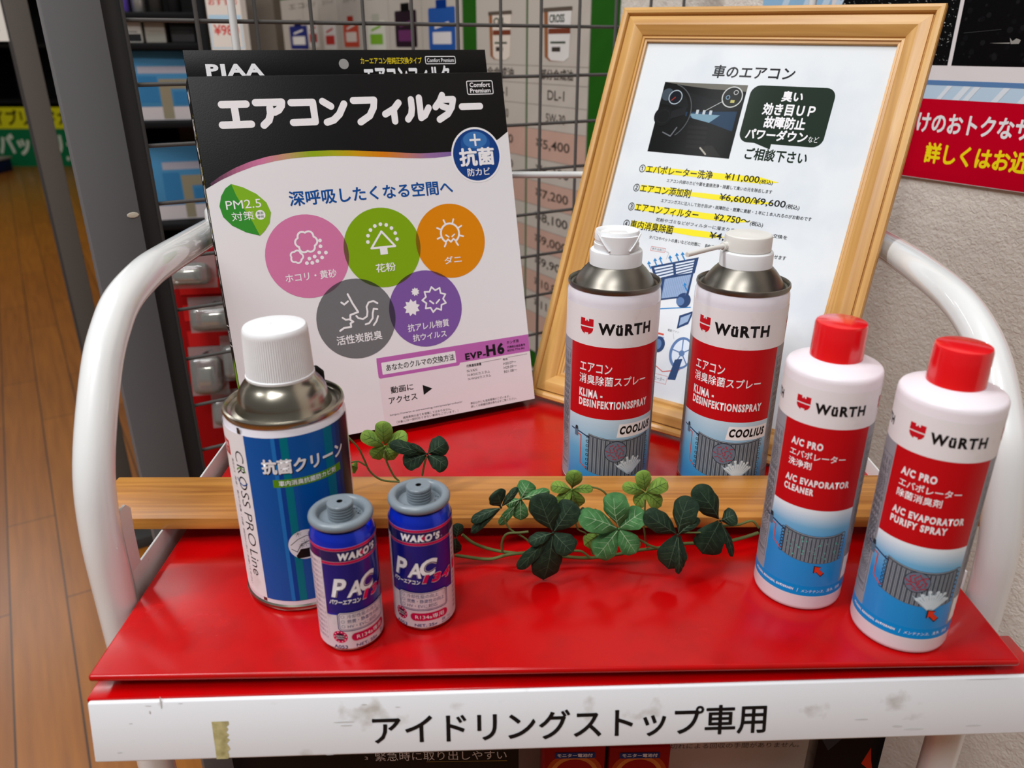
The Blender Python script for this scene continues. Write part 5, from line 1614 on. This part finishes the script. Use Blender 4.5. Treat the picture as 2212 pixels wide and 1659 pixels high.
# white and red price placard and a dark bottle, right of the rack
pl = root('price_placard', 'white placard with red figures standing between the rack and the price board', 'placard', (-0.550, 1.56, 0.20), radians(8))
pc_ = box_obj('card', (-0.0, 0.060, 0, 0.002, -0.86, 0.30), P('placard white', (226, 216, 206), 0.5), pl)
A = Art()
for k, (s_, y0, y1) in enumerate((('特価', 206, 222), ('¥2,980', 186, 200), ('おすすめ', 168, 180))):
    A.text(s_, 5, y0, 54, y1, P('placard red', (206, 70, 66), 0.5), 1, bold=.02)
A.rect(2, 96, 58, 152, P('placard blue', (176, 206, 226), 0.5), 1)
A.rect(4, 98, 56, 144, P('placard white', (226, 216, 206), 0.5), 2)
A.text('¥980', 8, 118, 52, 136, P('placard red', (206, 70, 66), 0.5), 3, bold=.02)
A.build('card_print', pl, flat(y0=-0.0001), into=pc_)
for nm, lab, x0, x1, y, h_, c in (('storage_cabinet', 'plain beige cabinet behind the white thin rod', -0.735, -0.655, 1.98, 1.15, (150, 138, 124)), ('storage_cabinet', 'slim grey brown cabinet left of the green price board', -0.545, -0.490, 1.78, 1.30, (112, 102, 92))):
    t = root(nm, lab, 'cabinet', ((x0 + x1) / 2, y, -ZS), radians(8))
    box_obj('cabinet_body', (-(x1 - x0) / 2, (x1 - x0) / 2, 0, 0.12, 0.0, h_), P('cabinet %d' % c[0], c, 0.6), t, 0.002)
    box_obj('cabinet_top', (-(x1 - x0) / 2 - .004, (x1 - x0) / 2 + .004, -0.004, 0.124, h_, h_ + .016), P('cabinet top %d' % c[0], tuple(q - 22 for q in c), 0.6), t, 0.002)

# ------------------------------------------------------------------ red hook display with clear packs, below the rack
rd_ = root('hook_display', 'red backed hook display seen left of the filter box', 'display', (-0.452, 1.10, -ZS), radians(10))
redb = P('display red', (140, 8, 12), 0.5)
box_obj('red_back', (-0.042, 0.16, 0.0, 0.012, 0.10, zf + 0.035), redb, rd_, 0.002)
box_obj('display_base', (-0.042, 0.16, -0.10, 0.012, 0.0, 0.10), P('display base grey', (110, 112, 108), 0.5), rd_, 0.003)
bm = bmesh.new()
for z in (-0.06, -0.02, -0.10):
    add_box(bm, -0.03, 0.03, -0.0008, 0.0, zf + z - .012, zf + z + .012)
finish('price_tags', bm, P('tag red', (196, 34, 34), 0.4), rd_)
clr = clear('clear plastic', 0.5, (240, 240, 236), 0.15)
def blister(label, x, z, w_, h_, tilt):
    c_, s_ = cos(radians(10)), sin(radians(10))
    t = root('clear_pack', label, 'clear plastic pack', (-0.452 + c_ * x + s_ * 0.03, 1.10 + s_ * x - c_ * 0.03, z), radians(10), tilt, 'clear packs on the red display')
    bm = bmesh.new()
    vs = add_box(bm, -w_ / 2, w_ / 2, -0.030, 0.0, -h_, 0.0, bev=0.009, seg=3)
    bm2 = bm
    finish('shell', bm, clr, t, 60)
    box_obj('pack_flange', (-w_ / 2 - .006, w_ / 2 + .006, 0.0, 0.0008, -h_ - .005, 0.012), clr, t)
    bm = bmesh.new()
    add_box(bm, -w_ * .3, w_ * .3, -0.018, -0.008, -h_ * .8, -h_ * .3, bev=0.003)
    finish('metal_part', bm, P('chrome part', (200, 198, 190), 0.16, metal=1.0), t, 40)
    tube_obj('hook', [(0, -0.03, 0.004), (0, 0.0, 0.004), (0, 0.028, 0.004)], 0.0016, wire_grey, t, 8)
blister('topmost clear pack on the red display, just under the white tube', -0.005, 0.022, 0.06, 0.03, -0.25)
blister('second clear pack from the top on the red display', 0.022, -0.040, 0.062, 0.034, -0.2)
blister('clear pack at the lower left of the red display', 0.000, -0.115, 0.040, 0.055, -0.25)
blister('clear pack at the lower right of the red display, beside the filter box', 0.052, -0.100, 0.052, 0.050, -0.25)
blister('lowest clear pack on the red display, behind the spray can', 0.036, -0.185, 0.070, 0.040, -0.35)

gb = root('floor_cabinet', 'low grey cabinet between the white tube and the grey upright', 'cabinet', (-0.62, 1.28, -ZS), RB)
box_obj('cabinet_body', (0.0, 0.20, 0.0, 0.16, 0.0, 0.28), P('kick grey', (128, 132, 126), 0.5), gb, 0.003)
box_obj('cabinet_door', (0.012, 0.188, -0.004, -0.0002, 0.02, 0.26), P('kick grey light', (140, 144, 138), 0.5), gb, 0.001)

# ------------------------------------------------------------------ far end of the shop at the left
fy = 7.0
sg = root('yellow_sign', 'yellow sign board with black lettering above the green one, far left', 'sign', (-4.9, fy, -0.3465), 0)
sp_ = box_obj('sign_panel', (0.0, 1.75, 0, 0.02, 0.0, 0.172), P('sign yellow', (222, 216, 30), 0.5), sg)
A = Art()
A.text('ハイブリッドカー', 380, 28, 1240, 150, P('sign ink', (60, 50, 10), 0.5), 1, bold=.03)
A.build('sign_print', sg, flat(y0=-0.001), eps=1e-3, into=sp_)
sg = root('green_sign', 'green sign board with white lettering resting on the far floor', 'sign', (-4.9, fy, -0.62), 0)
sp_ = box_obj('sign_panel', (0.0, 1.75, 0, 0.02, -0.04, 0.272), P('sign green', (14, 112, 66), 0.5), sg)
A = Art()
A.text('専バッテリー', 340, 60, 1190, 230, P('sign white', (214, 220, 200), 0.5), 1, bold=.04)
A.text('・・・', 960, 12, 1150, 40, P('sign white', (214, 220, 200), 0.5), 1, bold=.04)
A.build('sign_print', sg, flat(y0=-0.001), eps=1e-3, into=sp_)
fs = root('dark_shelf_unit', 'black shelf unit standing far back behind the yellow sign', 'shelf unit', (-4.2, fy + 0.25, -ZS), 0)
bl = P('far black', (18, 17, 17), 0.6)
box_obj('unit_back', (-1.6, 2.0, 0.45, 0.48, 0, 2.1), bl, fs)
for x in (-1.6, -0.4, 0.7, 1.96):
    box_obj('unit_side', (x, x + .04, 0.0, 0.45, 0, 2.1), bl, fs)
for z in (0.04, 0.5, 0.95, 1.4, 1.85):
    box_obj('unit_shelf', (-1.6, 2.0, 0.0, 0.45, z, z + .03), P('far black edge', (30, 28, 27), 0.6), fs)
nb = root('navy_bin', 'navy blue flat bin on the floor before the green sign', 'bin', (-4.46, 6.62, -ZS), 0)
box_obj('bin_body', (-0.26, 0.26, -0.15, 0.15, 0.0, 0.10), P('bin navy', (22, 30, 66), 0.5), nb, 0.01)
box_obj('bin_rim', (-0.27, 0.27, -0.16, 0.16, 0.10, 0.115), P('bin pale', (150, 140, 130), 0.5), nb, 0.004)
nt_ = root('white_notice', 'white sheet of paper hanging in front of the black shelf unit', 'notice', (-0.930, 1.480, 0.30), radians(8))
sh_ = box_obj('sheet', (-0.16, 0.055, 0, 0.001, 0.008, 0.26), P('sheet white', (222, 218, 210), 0.6), nt_)
A = Art()
for k in range(6):
    A.rect(-40, 24 + k * 14, 44, 25.4 + k * 14, P('sheet text', (150, 146, 142), 0.6), 1)
A.build('sheet_print', nt_, flat(y0=-0.0001), into=sh_)
st_ = tube_obj('hanging_rod', [(0.056, 0.004, 0.26), (0.056, 0.004, -0.96)], 0.004, post_dark, nt_, 10)
bm = bmesh.new()
add_box(bm, 0.046, 0.066, -0.006, 0.014, -0.96, -0.945, bev=.003)
finish('stand_foot', bm, post_dark, nt_, 40)

# ------------------------------------------------------------------ goods on the lower shelf of the cart
lz = -0.4197
bp_ = root('dark_placard', 'black placard with white lettering under the white front strip', 'placard', (-0.11, 0.425, lz), radians(1))
pb_ = box_obj('placard_board', (-0.098, 0.115, 0.0, 0.004, 0.0, 0.262), P('placard black', (14, 13, 18), 0.25), bp_)
A = Art()
A.text('緊急時に取り出しやすい', 8, 229.2, 106, 238.4, P('placard grey', (206, 206, 210), 0.4), 1)
A.text('3', 0.2, 230.6, 2.6, 234, P('placard grey', (206, 206, 210), 0.4), 1)
A.stroke([(46, 227.8), (106, 227.8)], .5, P('placard gold', (150, 130, 60), 0.4), 1)
A.build('placard_print', bp_, flat(y0=-0.00005), into=pb_)
box_obj('placard_strut', (-0.05, 0.05, 0.004, 0.06, 0.0, 0.004), bl, bp_)
for k, (x, lab) in enumerate(((0.0485, 'red battery box directly beside the black placard under the strip'), (0.0985, 'red battery box next to the white sign under the strip'))):
    t = root('battery_box', lab, 'box', (x, 0.44, lz), radians(1))
    bb_ = box_obj('box_body', (-0.0235, 0.0235, 0, 0.05, 0, 0.2265), P('battery red', (150, 16, 18), 0.35), t, 0.0008)
    A = Art()
    for q, c in ((22, (176, 70, 30)), (18.5, (204, 120, 56)), (15, (150, 14, 18)), (6, (200, 90, 90)), (4.6, (150, 14, 18))):
        A.circ(0, 199, q, P('battery ring %d' % int(q * 10), c, 0.35), int(24 - q))
    A.rect(-15.5, 215.5, 15.5, 221.6, P('battery blue', (26, 52, 120), 0.35), 22, rad=1)
    A.text('モニター電池付', -13.6, 216.8, 13.6, 220.4, white_ink, 23, bold=.02)
    A.build('box_print', t, flat(y0=-0.00005), eps=2e-5, into=bb_)
ws = root('white_sign', 'white sign sheet with grey lettering behind the red battery boxes', 'sign', (0.165, 0.505, lz), radians(1))
sq_ = box_obj('sign_panel', (-0.16, 0.128, 0, 0.003, 0, 0.195), P('sign sheet', (206, 198, 186), 0.5), ws)
A = Art()
A.text('電池切れによる回収の手間がありません。', -40, 152.4, 88, 158.6, P('sign grey', (84, 80, 78), 0.5), 1)
A.build('sign_print', ws, flat(y0=-0.00005), into=sq_)
dp = root('dark_package', 'black glossy package leaning at the right end under the strip', 'package', (0.262, 0.43, lz), radians(-20))
bm = bmesh.new()
add_box(bm, -0.030, 0.014, 0, 0.05, 0, 0.2565, bev=0.001)
pk_ = finish('package_body', bm, P('package black', (20, 20, 24), 0.2), dp, 40)
A = Art()
A.poly([(2, 222), (6, 240), (8, 228), (11, 216)], P('package flame', (190, 50, 30), 0.3), 1)
A.poly([(-28, 236), (-16, 252), (-12, 246), (-22, 226)], P('package sheen', (50, 60, 74), 0.3), 1)
A.build('package_print', dp, flat(y0=-0.00005), into=pk_)
